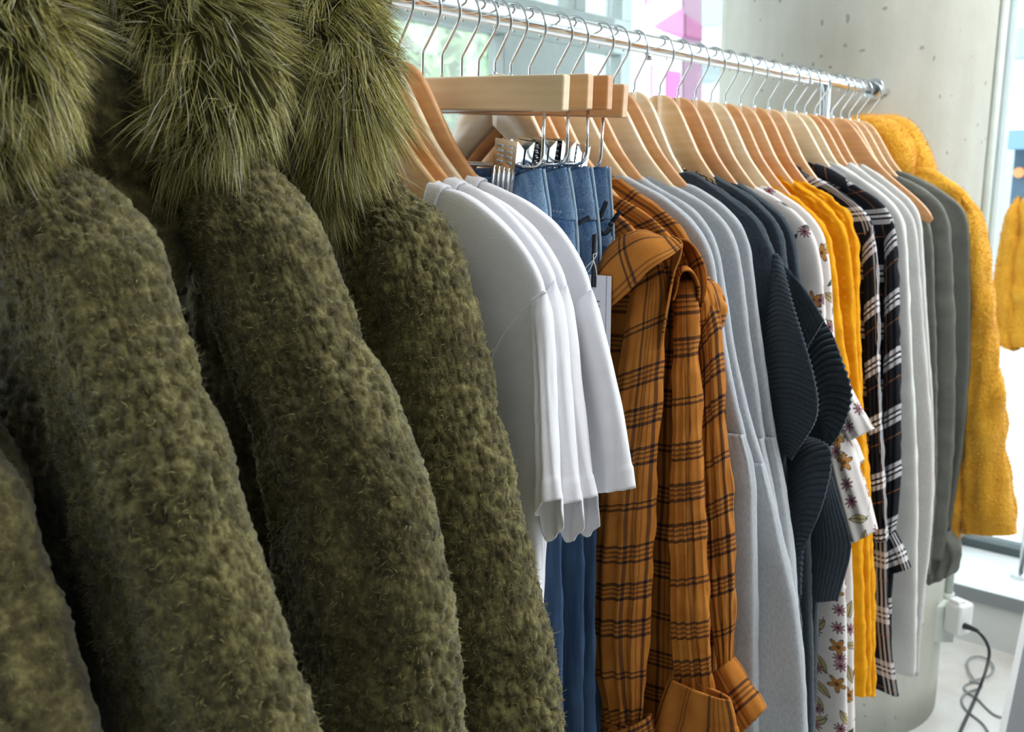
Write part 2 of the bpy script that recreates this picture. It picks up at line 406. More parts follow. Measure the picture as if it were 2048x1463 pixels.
def floral():
    t = NT('white_floral_print'); uv = t.uv()
    col = t.ramp(t.noise(uv, 25, 2), [(.3, hexc('e4dcd8')), (.7, hexc('f0eae6'))])
    def local(sc, off, key):
        p = t.mapping(uv, (sc, sc, sc), (off, off*1.7, 0)); v = t.voro(p, 1.0, rnd=.75, dim='2D')
        d = t.n.new('ShaderNodeVectorMath'); d.operation = 'SUBTRACT'; t.put(d.inputs[0], p); t.put(d.inputs[1], v.outputs['Position'])
        s_ = t.sep(d.outputs[0]); c = t.sep(v.outputs['Color']); return s_[0], s_[1], c[0], c[1], v
    def gate(c, a, b): return t.math('MULTIPLY', t.math('GREATER_THAN', c, a), t.math('LESS_THAN', c, b))
    def flower(sc, off, npet, r0, amp, lo, hi, h, hc, col):
        x, y, c0, c1, v = local(sc, off, 0)
        rad = t.math('SQRT', t.math('ADD', t.math('MULTIPLY', x, x), t.math('MULTIPLY', y, y)))
        ang = t.math('ARCTAN2', y, x)
        pr = t.math('MULTIPLY_ADD', t.math('COSINE', t.math('MULTIPLY', t.math('ADD', ang, t.math('MULTIPLY', c1, 6.0)), float(npet))), amp, r0)
        m = t.math('LESS_THAN', rad, pr); ms = t.math('LESS_THAN', rad, t.math('MULTIPLY', pr, .86))
        core = t.math('LESS_THAN', rad, r0*.3)
        g = gate(c0, lo, hi)
        col = t.mix(t.math('MULTIPLY', m, g), col, hexc('4a3138'))
        col = t.mix(t.math('MULTIPLY', ms, g), col, h)
        return t.mix(t.math('MULTIPLY', core, g), col, hc)
    def leaf(sc, off, lo, hi, h, col, ln=.42, wd=.17):
        x, y, c0, c1, v = local(sc, off, 1); a = t.math('MULTIPLY', c1, 6.28)
        ca, sa = t.math('COSINE', a), t.math('SINE', a)
        X = t.math('ADD', t.math('MULTIPLY', x, ca), t.math('MULTIPLY', y, sa)); Y = t.math('SUBTRACT', t.math('MULTIPLY', y, ca), t.math('MULTIPLY', x, sa))
        wl = t.math('SUBTRACT', wd, t.math('MULTIPLY', t.math('MULTIPLY', X, X), wd/ln**2))
        aY = t.math('ABSOLUTE', Y); m = t.math('LESS_THAN', aY, wl); ms = t.math('LESS_THAN', aY, t.math('SUBTRACT', wl, .025))
        vein = t.math('MAXIMUM', t.math('LESS_THAN', aY, .018), t.math('LESS_THAN', t.math('FRACT', t.math('MULTIPLY', t.math('SUBTRACT', X, aY), 11)), .16))
        stem = t.math('MULTIPLY', t.math('LESS_THAN', t.math('ABSOLUTE', t.math('SUBTRACT', Y, t.math('MULTIPLY', t.math('MULTIPLY', X, X), .5))), .016), t.math('MULTIPLY', t.math('LESS_THAN', X, .3), t.math('GREATER_THAN', X, -.75)))
        g = gate(c0, lo, hi)
        col = t.mix(t.math('MULTIPLY', stem, g), col, hexc('2f4440'))
        col = t.mix(t.math('MULTIPLY', m, g), col, hexc('33463f'))
        col = t.mix(t.math('MULTIPLY', ms, g), col, h)
        return t.mix(t.math('MULTIPLY', t.math('MULTIPLY', ms, vein), g), col, hexc('5b5a44'))
    col = leaf(24, 3.1, .0, .42, hexc('cdb98c'), col)
    col = leaf(30, 9.4, .6, .75, hexc('3c5049'), col, .3, .12)
    col = flower(30, 1.0, 9, .25, .08, .3, .58, hexc('a0717c'), hexc('4d2a38'), col)
    col = flower(22, 6.3, 5, .25, .09, .8, 1.0, hexc('bd8445'), hexc('6b4a20'), col)
    t.bump(weave(t, uv, 1, 1500), .15, .0005)
    return t.fin(col, .7, spec=.25)
M_FLORAL = floral()
def mustard():
    t = NT('mustard_dotted_cotton'); uv = t.uv()
    v = t.voro(uv, 62, rnd=.25, dim='2D'); d = v.outputs['Distance']
    ring = t.ramp(d, [(0, W(1)), (.16, W(1)), (.2, W(.2)), (.3, W(0))])
    base = t.ramp(t.noise(uv, 40, 3), [(.3, hexc('e0930a')), (.7, hexc('f2aa14'))])
    col = t.mix(t.math('MULTIPLY', ring, .16), base, hexc('f7cb62'))
    t.bump(t.math('ADD', ring, t.math('MULTIPLY', t.noise(uv, 350, 2), .6)), .5, .0012)
    return t.fin(col, .85, spec=.15)
M_MUST = mustard()
M_FRAME = simple('grey_window_frame', 'a9b4b4', .45, nsc=20, namp=.04)
M_FRAMED = simple('dark_window_seal', '4b5558', .5)
M_WALL = simple('white_painted_wall', 'd9dcdc', .85, nsc=8, namp=.03)
M_CEIL = simple('ceiling_paint', 'c9cccb', .9, nsc=5, namp=.03)
M_INT = simple('shop_interior_paint', '77726b', .9, nsc=4, namp=.06)
def floorm():
    t = NT('polished_pale_concrete_floor'); o = t.obj()
    col = t.ramp(t.noise(o, 2.5, 6, .65), [(.3, hexc('c2b9b2')), (.5, hexc('d3d2cf')), (.7, hexc('dfe1e0'))])
    col = t.mix(t.math('LESS_THAN', t.voro(o, 9).outputs['Distance'], .07), col, hexc('8a8a86'))
    return t.fin(col, t.ramp(t.noise(o, 6, 3), [(.3, W(.25)), (.7, W(.5))]))
M_FLOOR = floorm()
M_LEDGE = simple('white_window_ledge', 'e8edf0', .3, nsc=8, namp=.02)
def glassm():
    t = NT('window_glass'); n = t.n; tr = n.new('ShaderNodeBsdfTransparent'); gl = n.new('ShaderNodeBsdfGlossy'); gl.inputs['Roughness'].default_value = .02
    tr.inputs[0].default_value = (.94, .97, .96, 1)
    mx = n.new('ShaderNodeMixShader'); fr = n.new('ShaderNodeFresnel'); fr.inputs[0].default_value = 1.45
    t.t.links.new(t.math('MULTIPLY', fr.outputs[0], .6), mx.inputs[0]); t.t.links.new(tr.outputs[0], mx.inputs[1]); t.t.links.new(gl.outputs[0], mx.inputs[2])
    t.t.links.new(mx.outputs[0], n['Material Output'].inputs[0]); return t.m
M_GLASS = glassm()
M_CARD = simple('white_tag_card', 'eeedf2', .6)
M_INK = simple('black_ink', '1c2430', .6)
M_RIB = simple('black_satin_ribbon', '22272e', .35)
M_STRING = simple('white_cotton_string', 'f2f2f4', .8)
M_PLASTIC = simple('white_plastic', 'eef1f2', .35)
M_BOXM = simple('painted_metal_box', 'cdd5cf', .5, nsc=30, namp=.06)
M_CORD = simple('black_rubber_cord', '23262a', .45)
M_CORDG = simple('grey_rubber_cord', '8e9394', .5)

# ------------------------------------------------------------------ the room
def boxobj(name, lo, hi, mat, parent=None, bevel=0.0):
    lo = np.array(lo, float); hi = np.array(hi, float)
    return PB().box((lo+hi)/2, hi-lo).build(name, mat, parent, bevel=bevel)
YB = 2.4; XW = 3.08; XG = 3.46; ZC = 3.2
struct(boxobj('floor', (-2.6, -2.6, -.1), (3.6, YB+.2, 0), M_FLOOR))
struct(boxobj('ceiling', (-2.6, -2.6, ZC), (3.6, YB+.2, ZC+.1), M_CEIL))
struct(boxobj('wall_left', (-2.7, -2.6, 0), (-2.6, YB+.2, ZC), M_INT))
struct(boxobj('wall_front', (-2.6, -2.7, 0), (3.6, -2.6, ZC), M_INT))
# back wall with a window band over a low wall
struct(boxobj('wall_back', (-2.6, YB, 0), (3.6, YB+.12, .75), M_WALL))
zt0, zt1, ztop = un(1165, 97, 1, YB)[2], 2.125, 2.95
win = struct(empty('window_1'))
def fr(name, lo, hi, mat=M_FRAME, p=win): return boxobj(name, lo, hi, mat, p, bevel=.004)
fr('window_sill', (-2.6, YB-.06, .75), (3.6, YB+.12, .79))
fr('transom', (-2.6, YB-.02, zt0), (3.6, YB+.06, zt1))
fr('head_frame', (-2.6, YB-.02, ztop), (3.6, YB+.06, ZC))
for x0, x1 in ((-2.6, -2.5), (-.9, -.75), (.9, 1.05), (2.83, 3.29), (3.52, 3.6)):
    if (x0, x1) == (2.83, 3.29):
        xa = un(1000, 100, 1, YB)[0]; xb = un(1163, 140, 1, YB)[0]
        fr('mullion', (xa, YB-.02, .79), (xb, YB+.06, zt0)); x0, x1 = un(1143, 10, 1, YB)[0], un(1164, 20, 1, YB)[0]
        fr('mullion', (x0, YB-.02, zt1), (x1, YB+.06, ztop)); continue
    fr('mullion', (x0, YB-.02, .79), (x1, YB+.06, zt0)); fr('mullion', (x0, YB-.02, zt1), (x1, YB+.06, ztop))
xl = -2.6
for a, b in ((-2.5, -.9), (-.75, .9), (1.05, xa), (xb, 3.6)):
    boxobj('pane', (a, YB+.02, .79), (b, YB+.026, zt0), M_GLASS, win)
for a, b in ((-2.5, -.9), (-.75, .9), (1.05, x0), (x1, 3.6)):
    boxobj('pane', (a, YB+.02, zt1), (b, YB+.026, ztop), M_GLASS, win)
# wall under the shop window, ledge, window_2
w2 = struct(empty('window_2'))
struct(boxobj('wall_right', (XW, -2.6, 0), (3.6, YB, .145), M_WALL))
lz = .1865
le = boxobj('window_sill', (XW-.005, -2.6, .145), (XG, YB, lz), M_LEDGE, w2)
boxobj('sill_trim', (XW-.012, -2.6, .143), (XW-.005, YB, lz), simple('grey_metal_trim', '8b9094', .4), w2)
boxobj('bottom_frame', (XG-.03, -2.6, lz), (XG+.05, YB, lz+.03), M_FRAMED, w2, bevel=.003)
pm = un(2010, 100, 0, XG)
for y in (pm[1]+.004, pm[1]-1.9):
    boxobj('mullion', (XG-.05, y-.027, lz+.03), (XG+.06, y+.018, ZC), M_FRAME, w2, bevel=.004)
    boxobj('mullion_seal', (XG-.052, y+.018, lz+.03), (XG+.06, y+.075, ZC), M_FRAMED, w2)
boxobj('top_frame', (XG-.03, -2.6, ZC-.12), (XG+.05, YB, ZC), M_FRAME, w2)
for a, b in ((-2.6, pm[1]-1.93), (pm[1]-1.88, pm[1]-.03), (pm[1]+.08, YB)):
    boxobj('pane', (XG, a, lz+.03), (XG+.006, b, ZC-.12), M_GLASS, w2)
# round concrete column
CX, CY, CR = 2.55, .994, .340
pts = [(CX, CY, z) for z in np.linspace(0, ZC, 30)]
col = PB().tube(pts, CR, 96).build('round_column', M_CONC, smooth=True)
col.name = 'pillar'; struct(col)
# outside
struct(boxobj('ground_outside', (-20, -25, -.16), (40, 40, -.11), simple('pale_pavement', 'd7d9da', .8, nsc=2, namp=.05)))
M_B1 = simple('pale_render_facade', 'dfe6e8', .8, nsc=1, namp=.05); M_B2 = simple('grey_facade_band', '8f9ba1', .7); M_BG = simple('facade_window_glass', '9fb0b8', .2)
M_LEAFB = simple('street_tree_green', 'a9cf95', .8, nsc=3, namp=.3)
b = tag(empty('street_office'), 'pale rendered building with grey bands across the street beyond the window', 'building')
boxobj('wall', (13, -7, -.1), (15, 9, 9), M_B1, b)
for z in (2.9, 5.6): boxobj('band', (12.9, -7, z), (13, 9, z+.35), M_B2, b)
for y in np.arange(-6.5, 8.5, 1.5):
    for z in (.4, 3.7, 6.3):
        boxobj('window', (12.95, y, z), (13, y+1.0, z+1.6), M_BG, b)
# back street: pale building, trees, pink banner
b2 = tag(empty('street_building'), 'pale building with tall windows seen through the back window', 'building')
boxobj('wall', (3, 11, -.1), (22, 12, 8), M_B1, b2)
for x in np.arange(3.4, 21, 1.2): boxobj('window', (x, 10.95, .4), (x+.6, 11, 2.6), M_BG, b2); boxobj('window', (x, 10.95, 3.4), (x+.6, 11, 5.6), M_BG, b2)
def tree(cx, cy, h, rad, label, seed):
    r = np.random.default_rng(seed); t = empty('street_tree')
    tag(t, label, 'tree', 'street trees beyond the back window')
    PB().tube([(cx, cy, -.1), (cx+.05, cy, h*.3), (cx, cy, h*.6)], [.12, .09, .05], 10).build('trunk', simple('bark_grey_brown', '6d6255', .9), t, smooth=True)
    n = 5000; d = r.normal(0, 1, (n, 3)); d /= np.linalg.norm(d, axis=1)[:, None]
    c = np.array([cx, cy, h*.65])+d*(r.uniform(.3, 1, n)**.6*rad)[:, None]*np.array([1, 1, 1.1])
    a = r.normal(0, .06, (n, 3)); bb = r.normal(0, .06, (n, 3))
    V = np.stack([c-a, c+bb, c+a, c-bb], 1); F = np.arange(n*4).reshape(-1, 4)
    make_mesh('crown', V, F, M_LEAFB, t, smooth=False)
tq = un(835, 95, 1, 6.2)
tree(tq[0], 6.2, tq[2]/.65, .85, 'leafy green street tree nearest the back window', 1)
tq = un(700, 60, 1, 9.0)
tree(tq[0], 9.0, tq[2]/.65, 1.4, 'leafy green street tree in front of the pale building', 2)
bn = tag(empty('banner'), 'pink and white banner hung outside behind the back window', 'banner')
BY = 2.95
def bpoly(name, px, h, dy=0):
    m = simple('banner_'+name, h, .7); P = [un(x, y, 1, BY-dy) for x, y in px]
    return PB().prism(P, (0, .006, 0)).build(name, m, bn)
bpoly('banner_cloth', [(1168, -60), (1385, -60), (1385, 330), (1168, 330)], 'dcd7d9')
bpoly('lilac_band', [(1232, -60), (1290, -60), (1262, 40), (1232, 36)], 'd6b6cf', .008)
bpoly('blue_white_band', [(1168, -60), (1232, -60), (1232, 330), (1168, 330)], 'dfeaee', .008)
bpoly('pink_shape', [(1310, 52), (1366, 15), (1366, 75), (1330, 62)], 'd873b4', .008)
bpoly('pink_shape', [(1292, -60), (1330, -60), (1292, 12)], 'd98fbd', .008)
bpoly('pink_stripe', [(1236, 120), (1280, 128), (1280, 330), (1236, 330)], 'd9bccf', .008)
bpoly('pink_stripe', [(1303, 130), (1318, 132), (1318, 330), (1303, 330)], 'd7a3c6', .008)
bpoly('magenta_stripe', [(1334, 140), (1362, 145), (1362, 330), (1334, 330)], 'c66aa6', .008)
bpoly('plum_panel', [(1367, -60), (1404, -60), (1404, 330), (1367, 330)], '8a6b80', .01)
bpoly('plum_patch', [(1372, 28), (1405, 52), (1405, 80), (1372, 74)], '8d4b74', .018)
PB().box((un(1400, 60, 1, BY)[0]+.75, BY, 1.2), (.7, .08, 2.9)).build('post', M_B2, bn)

# small blue shopfront seen at the right edge
b3 = tag(empty('shopfront'), 'small dark blue shopfront with a round orange sign across the street', 'shop')
P = un(2040, 345, 0, 9.5)
boxobj('wall', (9.5, P[1]-.9, P[2]-.45), (10.2, P[1]+.06, P[2]+.25), simple('navy_paint', '3d5468', .7), b3)
boxobj('awning', (9.2, P[1]-.9, P[2]+.2), (9.6, P[1]+.08, P[2]+.36), simple('blue_awning', '6d8fb0', .7), b3)
boxobj('base', (9.5, P[1]-.9, -.11), (10.2, P[1]+.06, P[2]-.45), M_B1, b3)
q = P-np.array([.05, 0, 0])
PB().tube([q, q+np.array([.03, 0, 0])], .045, 24).build('round_sign', simple('orange_sign', 'e0905a', .6), b3)

# ------------------------------------------------------------------ rail
RY, RZ, RR = .80, 1.6525, .0122
rail = tag(empty('clothes_rail', (1.2, RY, 0)), 'long round chrome clothes rail carrying all the hangers', 'clothes rail')
rail.location = (0, 0, 0)
PB().tube([(x, RY, RZ) for x in np.linspace(-.25, 2.19, 30)], RR, 32).build('rail_tube', M_CHROME, rail, smooth=True)
boxobj('underside_strip', (-.25, RY-.005, RZ-RR-.0025), (1.85, RY+.005, RZ-RR+.001), M_PLASTIC, rail)
PB().tube([(2.185, RY, RZ), (2.2, RY, RZ)], .023, 32).tube([(2.2, RY, RZ), (CX-.25, RY, RZ)], .008, 16).build('end_flange', M_CHROME, rail, smooth=False, bevel=.002)
PB().tube([(2.178, RY, RZ), (2.186, RY, RZ)], .0125, 24).build('end_cap', M_FRAMED, rail)
for x, nm in ((1.925, 'upright_post'), (-.22, 'upright_post')):
    PB().tube([(x, RY, z) for z in (0.02, .8, RZ-RR)], .011, 20).build(nm, M_CHROME, rail, smooth=True)
    boxobj('foot', (x-.02, RY-.25, 0), (x+.02, RY+.25, .02), M_CHROME, rail, bevel=.004)
PB().tube([(1.255, RY, RZ-RR-.012), (1.255, RY, RZ-RR-.002)], .006, 16).build('bolt', M_STEEL, rail, smooth=True)

# ------------------------------------------------------------------ hangers
HR = .0265; HZC = RZ+RR+.0018-HR; ZK = 1.597
def hook_path():
    p = [(0, 1.555), (0, 1.575), (0, ZK-.004), (-.0015, ZK), (-.005, ZK+.0045)]
    for a in np.linspace(-38, 182, 32):
        a = math.radians(a); p.append((-HR*math.cos(a), HZC+HR*math.sin(a)))
    return [(0, y, z-RZ) for y, z in p]
TOPL = [(0, 1.580), (.012, 1.580), (.03, 1.572), (.048, 1.550), (.067, 1.519), (.085, 1.490), (.106, 1.4665), (.125, 1.4475), (.145, 1.430), (.165, 1.411), (.18, 1.393), (.187, 1.378)]
LOWL = [(.181, 1.368), (.165, 1.375), (.145, 1.388), (.12, 1.408), (.098, 1.430), (.075, 1.454), (.05, 1.477), (.025, 1.498), (0, 1.516)]
def arm(mat, parent, s, th=.0105):
    top, _ = resample(TOPL, 26, 2); low, _ = resample(LOWL[::-1], 26, 1)
    rings = []
    for (y1, z1), (y2, z2) in zip(top, low):
        b_ = .0032; cx = .001*math.sin(min(1, y1/.2)*math.pi)  # gentle forward curve
        hy = th/2*(1-.3*min(1, y1/.185))
        d = np.array([y2-y1, z2-z1]); L = np.linalg.norm(d); d /= L
        q = []
        for u, xx in ((0, -hy+b_), (b_*.4, -hy+b_*.4), (b_, -hy), (L-b_, -hy), (L-b_*.4, -hy+b_*.4), (L, -hy+b_), (L, hy-b_), (L-b_*.4, hy-b_*.4), (L-b_, hy), (b_, hy), (b_*.4, hy-b_*.4), (0, hy-b_)):
            q.append((xx-cx, s*(y1+d[0]*u), z1+d[1]*u-RZ))
        rings.append(q)
    V = np.array(rings).reshape(-1, 3); F = grid_faces(26, 12, True)
    pb = PB(); pb.add(V, [tuple(f) for f in F]+[tuple(range(12))[::-1], tuple(range(25*12, 26*12))])
    return pb.build('arm', mat, parent, smooth=True)
protos = {}
for k, m in enumerate((M_WOOD, M_WOODB, M_WOODC)):
    e = empty('wooden_hanger')
    arm(m, e, -1); arm(m, e, 1)
    PB().tube(hook_path(), .0017, 10).build('hook', M_STEEL, e, smooth=True)
    PB().tube([(0, 0, 1.573-RZ), (0, 0, 1.583-RZ)], .0035, 12).build('collar', M_STEEL, e, smooth=True)
    protos[k] = e
used = set()
def hanger(X, yaw, kind, label, scale=1.0):
    p = protos[kind]
    if kind not in used: o = p; used.add(kind)
    else:
        o = p.copy(); C.objects.link(o)
        for ch in p.children:
            c = ch.copy(); C.objects.link(c); c.parent = o
    o.location = (X, RY, RZ); o.rotation_euler = (0, 0, math.radians(yaw*.35)); o.scale = (1, scale, 1)
    tag(o, label, 'hanger', 'wooden hangers on the rail'); return o

# garments: (X, what)
HANG = [
 (.215, 0, 0, 'wooden hanger hidden under the olive coat at the left edge of the photo'),
 (.315, 1, 1, 'wooden hanger under the fur hood of the second olive coat from the left edge'),
 (.455, -1, 2, 'wooden hanger under the fur hood of the third olive coat from the left edge'),
 (.595, 1, 0, 'wooden hanger under the fur hood of the olive coat beside the white t-shirts'),
 (.664, 0, 0, 'thick wooden hanger with a round end notch holding the first white t-shirt'),
 (.688, 1, 1, 'wooden hanger holding the second white t-shirt from the coats'),
 (.711, -1, 2, 'wooden hanger holding the third white t-shirt from the coats'),
 (.745, 2, 1, 'wooden hanger holding the white t-shirt beside the jeans'),
 (.908, -3, 2, 'pale wooden hanger of the first rust plaid shirt, peak seen below the trouser hanger bars'),
 (.938, 1, 1, 'wooden hanger inside the middle rust plaid shirt'),
 (.975, -1, 0, 'wooden hanger inside the rust plaid shirt beside the grey dresses'),
 (1.030, 2, 2, 'pale wooden hanger in the first heather grey dress beside the plaid shirts'),
 (1.066, -1, 1, 'orange-toned wooden hanger in the second heather grey dress'),
 (1.125, 1, 2, 'wide pale wooden hanger in the third heather grey dress'),
 (1.165, -1, 1, 'wooden hanger in the heather grey dress beside the charcoal knits'),
 (1.220, 1, 2, 'pale wooden hanger in the first charcoal knit'),
 (1.291, -2, 0, 'wooden hanger in the middle charcoal knit'),
 (1.345, 1, 1, 'wooden hanger in the charcoal knit beside the floral dresses'),
 (1.400, -1, 0, 'wooden hanger in the floral dress next to the charcoal knits'),
 (1.452, 2, 2, 'pale wooden hanger in the floral dress next to the mustard tops'),
 (1.500, 0, 1, 'wooden hanger in the first mustard dotted top'),
 (1.555, -1, 0, 'wooden hanger in the middle mustard dotted top'),
 (1.610, 1, 1, 'wooden hanger in the mustard dotted top beside the black plaid shirts'),
 (1.668, 0, 0, 'wooden hanger under the collar of the first black plaid shirt'),
 (1.735, 1, 2, 'pale wooden hanger in the second black plaid shirt'),
 (1.785, -1, 2, 'pale wooden hanger in the off-white knit behind the black plaid shirts'),
 (1.830, 1, 1, 'wooden hanger in the middle pale grey knit'),
 (1.880, 0, 1, 'orange-brown wooden hanger in the pale grey knit before the grey-green shirts'),
 (1.965, 1, 1, 'bare wooden hanger end poking out beside the pale grey knits'),
 (2.012, 0, 0, 'wooden hanger in the first grey-green shirt'),
 (2.060, -1, 0, 'wooden hanger in the middle grey-green shirt'),
 (2.108, 2, 0, 'last wooden hanger of the row, in the grey-green shirt next to the mustard coat'),
 (2.165, 0, 1, 'wooden hanger of the mustard fur coat at the end of the rail'),
]
SCL = {.664: 1.12, .688: 1.10, .711: 1.08, .745: 1.0, 1.965: 1.16}
for X, yw, k, lb in HANG:
    h = hanger(X, yw, k, lb, SCL.get(X, .80 if abs(X-1.22) < .01 else .87 if 1.2 < X < 1.7 else 1.0))
    if X == .664:
        q = (0, RY-.146, 1.434)
        nt = PB().tube([(-.0062, (q[1]-RY)/1.12, q[2]-RZ), (0, (q[1]-RY)/1.12, q[2]-RZ)], .0062, 24).build('notch', M_NOTCH, h); nt.location = (0, -(q[1]-RY)*(1/1.12-1)*0, 0)

# ------------------------------------------------------------------ trouser hangers and jeans
def clip_bm(pb_plate, side, tilt=0.0):
    """one metal jaw, local: pivot at origin, top at z=+.026, bottom at z=-.040, outward = side*x"""
    hw = .0155; w0, w1 = .0135, .0108   # distance from centre plane at top / bottom
    def P(y, z, off=0.0):
        f = (z+.040)/.066; return (side*(w1+(w0-w1)*f+off), y, z)
    pb_plate.add([P(-hw, -.04), P(hw, -.04), P(hw, .026), P(-hw, .026), P(-hw, -.04, .0012), P(hw, -.04, .0012), P(hw, .026, .0012), P(-hw, .026, .0012)],
                 [(0, 1, 2, 3), (7, 6, 5, 4), (0, 4, 5, 1), (1, 5, 6, 2), (2, 6, 7, 3), (3, 7, 4, 0)])
    for i in range(4):   # long ridges
        y = (-1.5+i)*.0068
        pb_plate.tube([P(y, -.036, .001), P(y, -.034, .0018), P(y, -.006, .0018), P(y, -.003, .001)], .0019, 8)
    for i in range(4):   # raised grip bars
        for j in (-1, 1):
            z = .003+i*.0055; pb_plate.tube([P(j*.0065-.0042, z, .001), P(j*.0065-.003, z, .0022), P(j*.0065+.003, z, .0022), P(j*.0065+.0042, z, .001)], .0013, 6)
    for y in (-hw, hw):  # folded side flanges
        pb_plate.add([P(y, .026), P(y, -.008), (side*.001, y, -.004), (side*.002, y, .018)], [(0, 1, 2, 3)])
BARH, BARL, BART = .036, .205, .013
def trouser_proto(mat):
    e = empty('trouser_hanger'); zb = 1.566-RZ
    PB().box((0, 0, zb-BARH/2), (BART, 2*BARL, BARH)).build('wooden_bar', mat, e, bevel=.0022, seg=3)
    PB().tube([p if p[2] > zb-.004 else (0, 0, zb-.004) for p in hook_path()], .0017, 10).build('hook', M_STEEL, e, smooth=True)
    y = BARL-.027; zr = 1.472-RZ
    path = [(0, -y, zb-BARH+.001), (0, -y, zr+.014), (0, -y+.002, zr+.006), (0, -y+.006, zr+.002), (0, -y+.014, zr), (0, 0, zr), (0, y-.014, zr), (0, y-.006, zr+.002), (0, y-.002, zr+.006), (0, y, zr+.014), (0, y, zb-BARH+.001)]
    PB().tube(path, .0018, 10).build('wire_rod', M_CHROME, e, smooth=True)
    for s in (-1, 1):
        for sd in (-1, 1):
            pb = PB(); clip_bm(pb, sd); o = pb.build('clip_jaw', M_CHROME, e)
            o.location = (0, s*.137, zr+.002); o.rotation_euler = (math.radians(s*-7), 0, 0)
        PB().tube([(0, s*.158+.0035*math.cos(a), zr+.0035*math.sin(a)+.000) for a in np.linspace(0, 12.5, 40)], .0007, 6).tube([(-.006, s*.118, zr-.004), (.006, s*.118, zr-.004)], .002, 10).build('spring', M_STEEL, e, smooth=True)
    return e
tp = [trouser_proto(M_WOODC), trouser_proto(M_WOOD)]
BARS = []
for i, (X, px, py) in enumerate(((.787, 1142, 148), (.817, 1187, 147), (.850, 1225, 150), (.882, 1262, 168))):
    best = min(np.linspace(X, X+.17, 400), key=lambda x: abs(math.hypot(un(px, py, 0, x)[0]-X, un(px, py, 0, x)[1]-RY)-BARL))
    q = un(px, py, 0, best); yaw = math.atan2(best-X, RY-q[1])
    BARS.append((X, yaw, q[2]))
LB = ['front trouser hanger with pale bar and full chrome clip in view', 'second trouser hanger from the front, its bar end just past the first', 'third trouser hanger from the front with darker bar end', 'rearmost trouser hanger, its bar hanging lowest and reaching farthest']
for i, (X, yaw, z) in enumerate(BARS):
    if i < 2: o = tp[i]
    else:
        o = tp[i % 2].copy(); C.objects.link(o)
        for ch in tp[i % 2].children:
            c = ch.copy(); C.objects.link(c); c.parent = o
            if i == 2 and c.name.startswith('wooden_bar'): c.data = c.data.copy(); c.data.materials[0] = M_WOODB
    o.location = (X, RY, RZ); o.rotation_euler = (math.asin(max(-.1, min(.1, (1.566-z)/BARL))), 0, yaw)
    tag(o, LB[i], 'hanger', 'trouser hangers holding the jeans')

def mir(P): return [np.array([p[0], 2*RY-p[1], p[2]]) for p in P]
def empt(name, label, cat, group, X):
    e = empty(name); tag(e, label, cat, group); return e
JG = 'blue jeans clipped to the trouser hangers'
jl = ['blue jeans clipped in front, waistband corner beside the full chrome clip', 'second pair of blue jeans from the front, side seam beside the front pair',
      'third pair of blue jeans with a black ribbon hanging at the waist', 'rearmost pair of blue jeans next to the rust plaid shirts']
jpx = [[(1080, 338), (1086, 380), (1094, 430), (1092, 480), (1088, 600), (1085, 800), (1120, 1000), (1126, 1200), (1128, 1463), (1128, 1600)],
       [(1130, 336), (1138, 380), (1146, 440), (1150, 520), (1150, 650), (1150, 850), (1165, 1000), (1167, 1200), (1166, 1463), (1166, 1600)],
       [(1176, 334), (1182, 380), (1190, 440), (1194, 500), (1194, 600), (1196, 800), (1196, 1000), (1192, 1200), (1192, 1463), (1192, 1600)],
       [(1212, 334), (1214, 380), (1219, 440), (1222, 520), (1221, 600), (1216, 800), (1208, 1000), (1200, 1200), (1200, 1463), (1200, 1600)]]
for i, (X, yaw, z) in enumerate(BARS):
    e = empt('jeans', jl[i], 'jeans', JG, X)
    xo = X+.16*math.tan(yaw)
    O = ptz(jpx[i], xo); I = [np.array([2*X-p[0], 2*RY-p[1], p[2]]) for p in O]
    tube_between('leg', O, I, .0105, M_DENIMD if i != 9 else M_DENIM, e, rows=110, ring=72, fold=(.003, 5, .8), seed=20+i, crumple=.0012, solid=.0016,
                 tprof=lambda r: .35+.65*np.clip(r*8, 0, 1))
    n = 5
    O2 = [O[0]+np.array([0, -.001, .001])]+[O[0]*(1-t)+O[2]*t+np.array([0, -.0022, 0]) for t in (.35, .7)]
    O2 = [O[0]+np.array([0, -.0012, .001]), O[1]+np.array([0, -.0025, 0]), O[2]+np.array([0, -.002, 0])]
    I2 = [np.array([2*X-p[0], 2*RY-p[1], p[2]]) for p in O2]
    tube_between('waistband', O2, I2, .0085, M_DENIM, e, rows=26, ring=72, fold=(.0025, 5, .6), seed=20+i, crumple=.0008, solid=.0025, sag=(.012, .004), hemridge=.0008)
    # yoke panel and stitching lines, side seam
    O3 = [O[2]+np.array([0, -.0012, 0]), O[3]+np.array([0, -.0022, 0]), O[4]+np.array([0, -.0012, 0])]
    I3 = [np.array([2*X-p[0], 2*RY-p[1], p[2]]) for p in O3]
    tube_between('yoke', O3, I3, .0098, M_DENIM, e, rows=26, ring=72, fold=(.0025, 5, .6), seed=20+i, crumple=.001, solid=.0018, hemridge=.0006)
    SO, _ = resample(O[:5], 60, 2)
    PB().tube([p+np.array([.002, -.0035, 0]) for p in SO], .0016, 8).build('side_seam', M_STITCH, e, smooth=True)
    for zz in (.046,):
        pb = PB()
        for k in range(60):
            y = O[1][1]+.004+k*.0042
            x = (xo if False else X+(RY-y)*math.tan(yaw))-.0125
            pb.box((x, y, O[0][2]-zz+.002*math.sin(k*.2)), (.0016, .003, .0009))
        s_ = pb.build('stitching', M_STITCH, e); s_['kind'] = 'stuff'
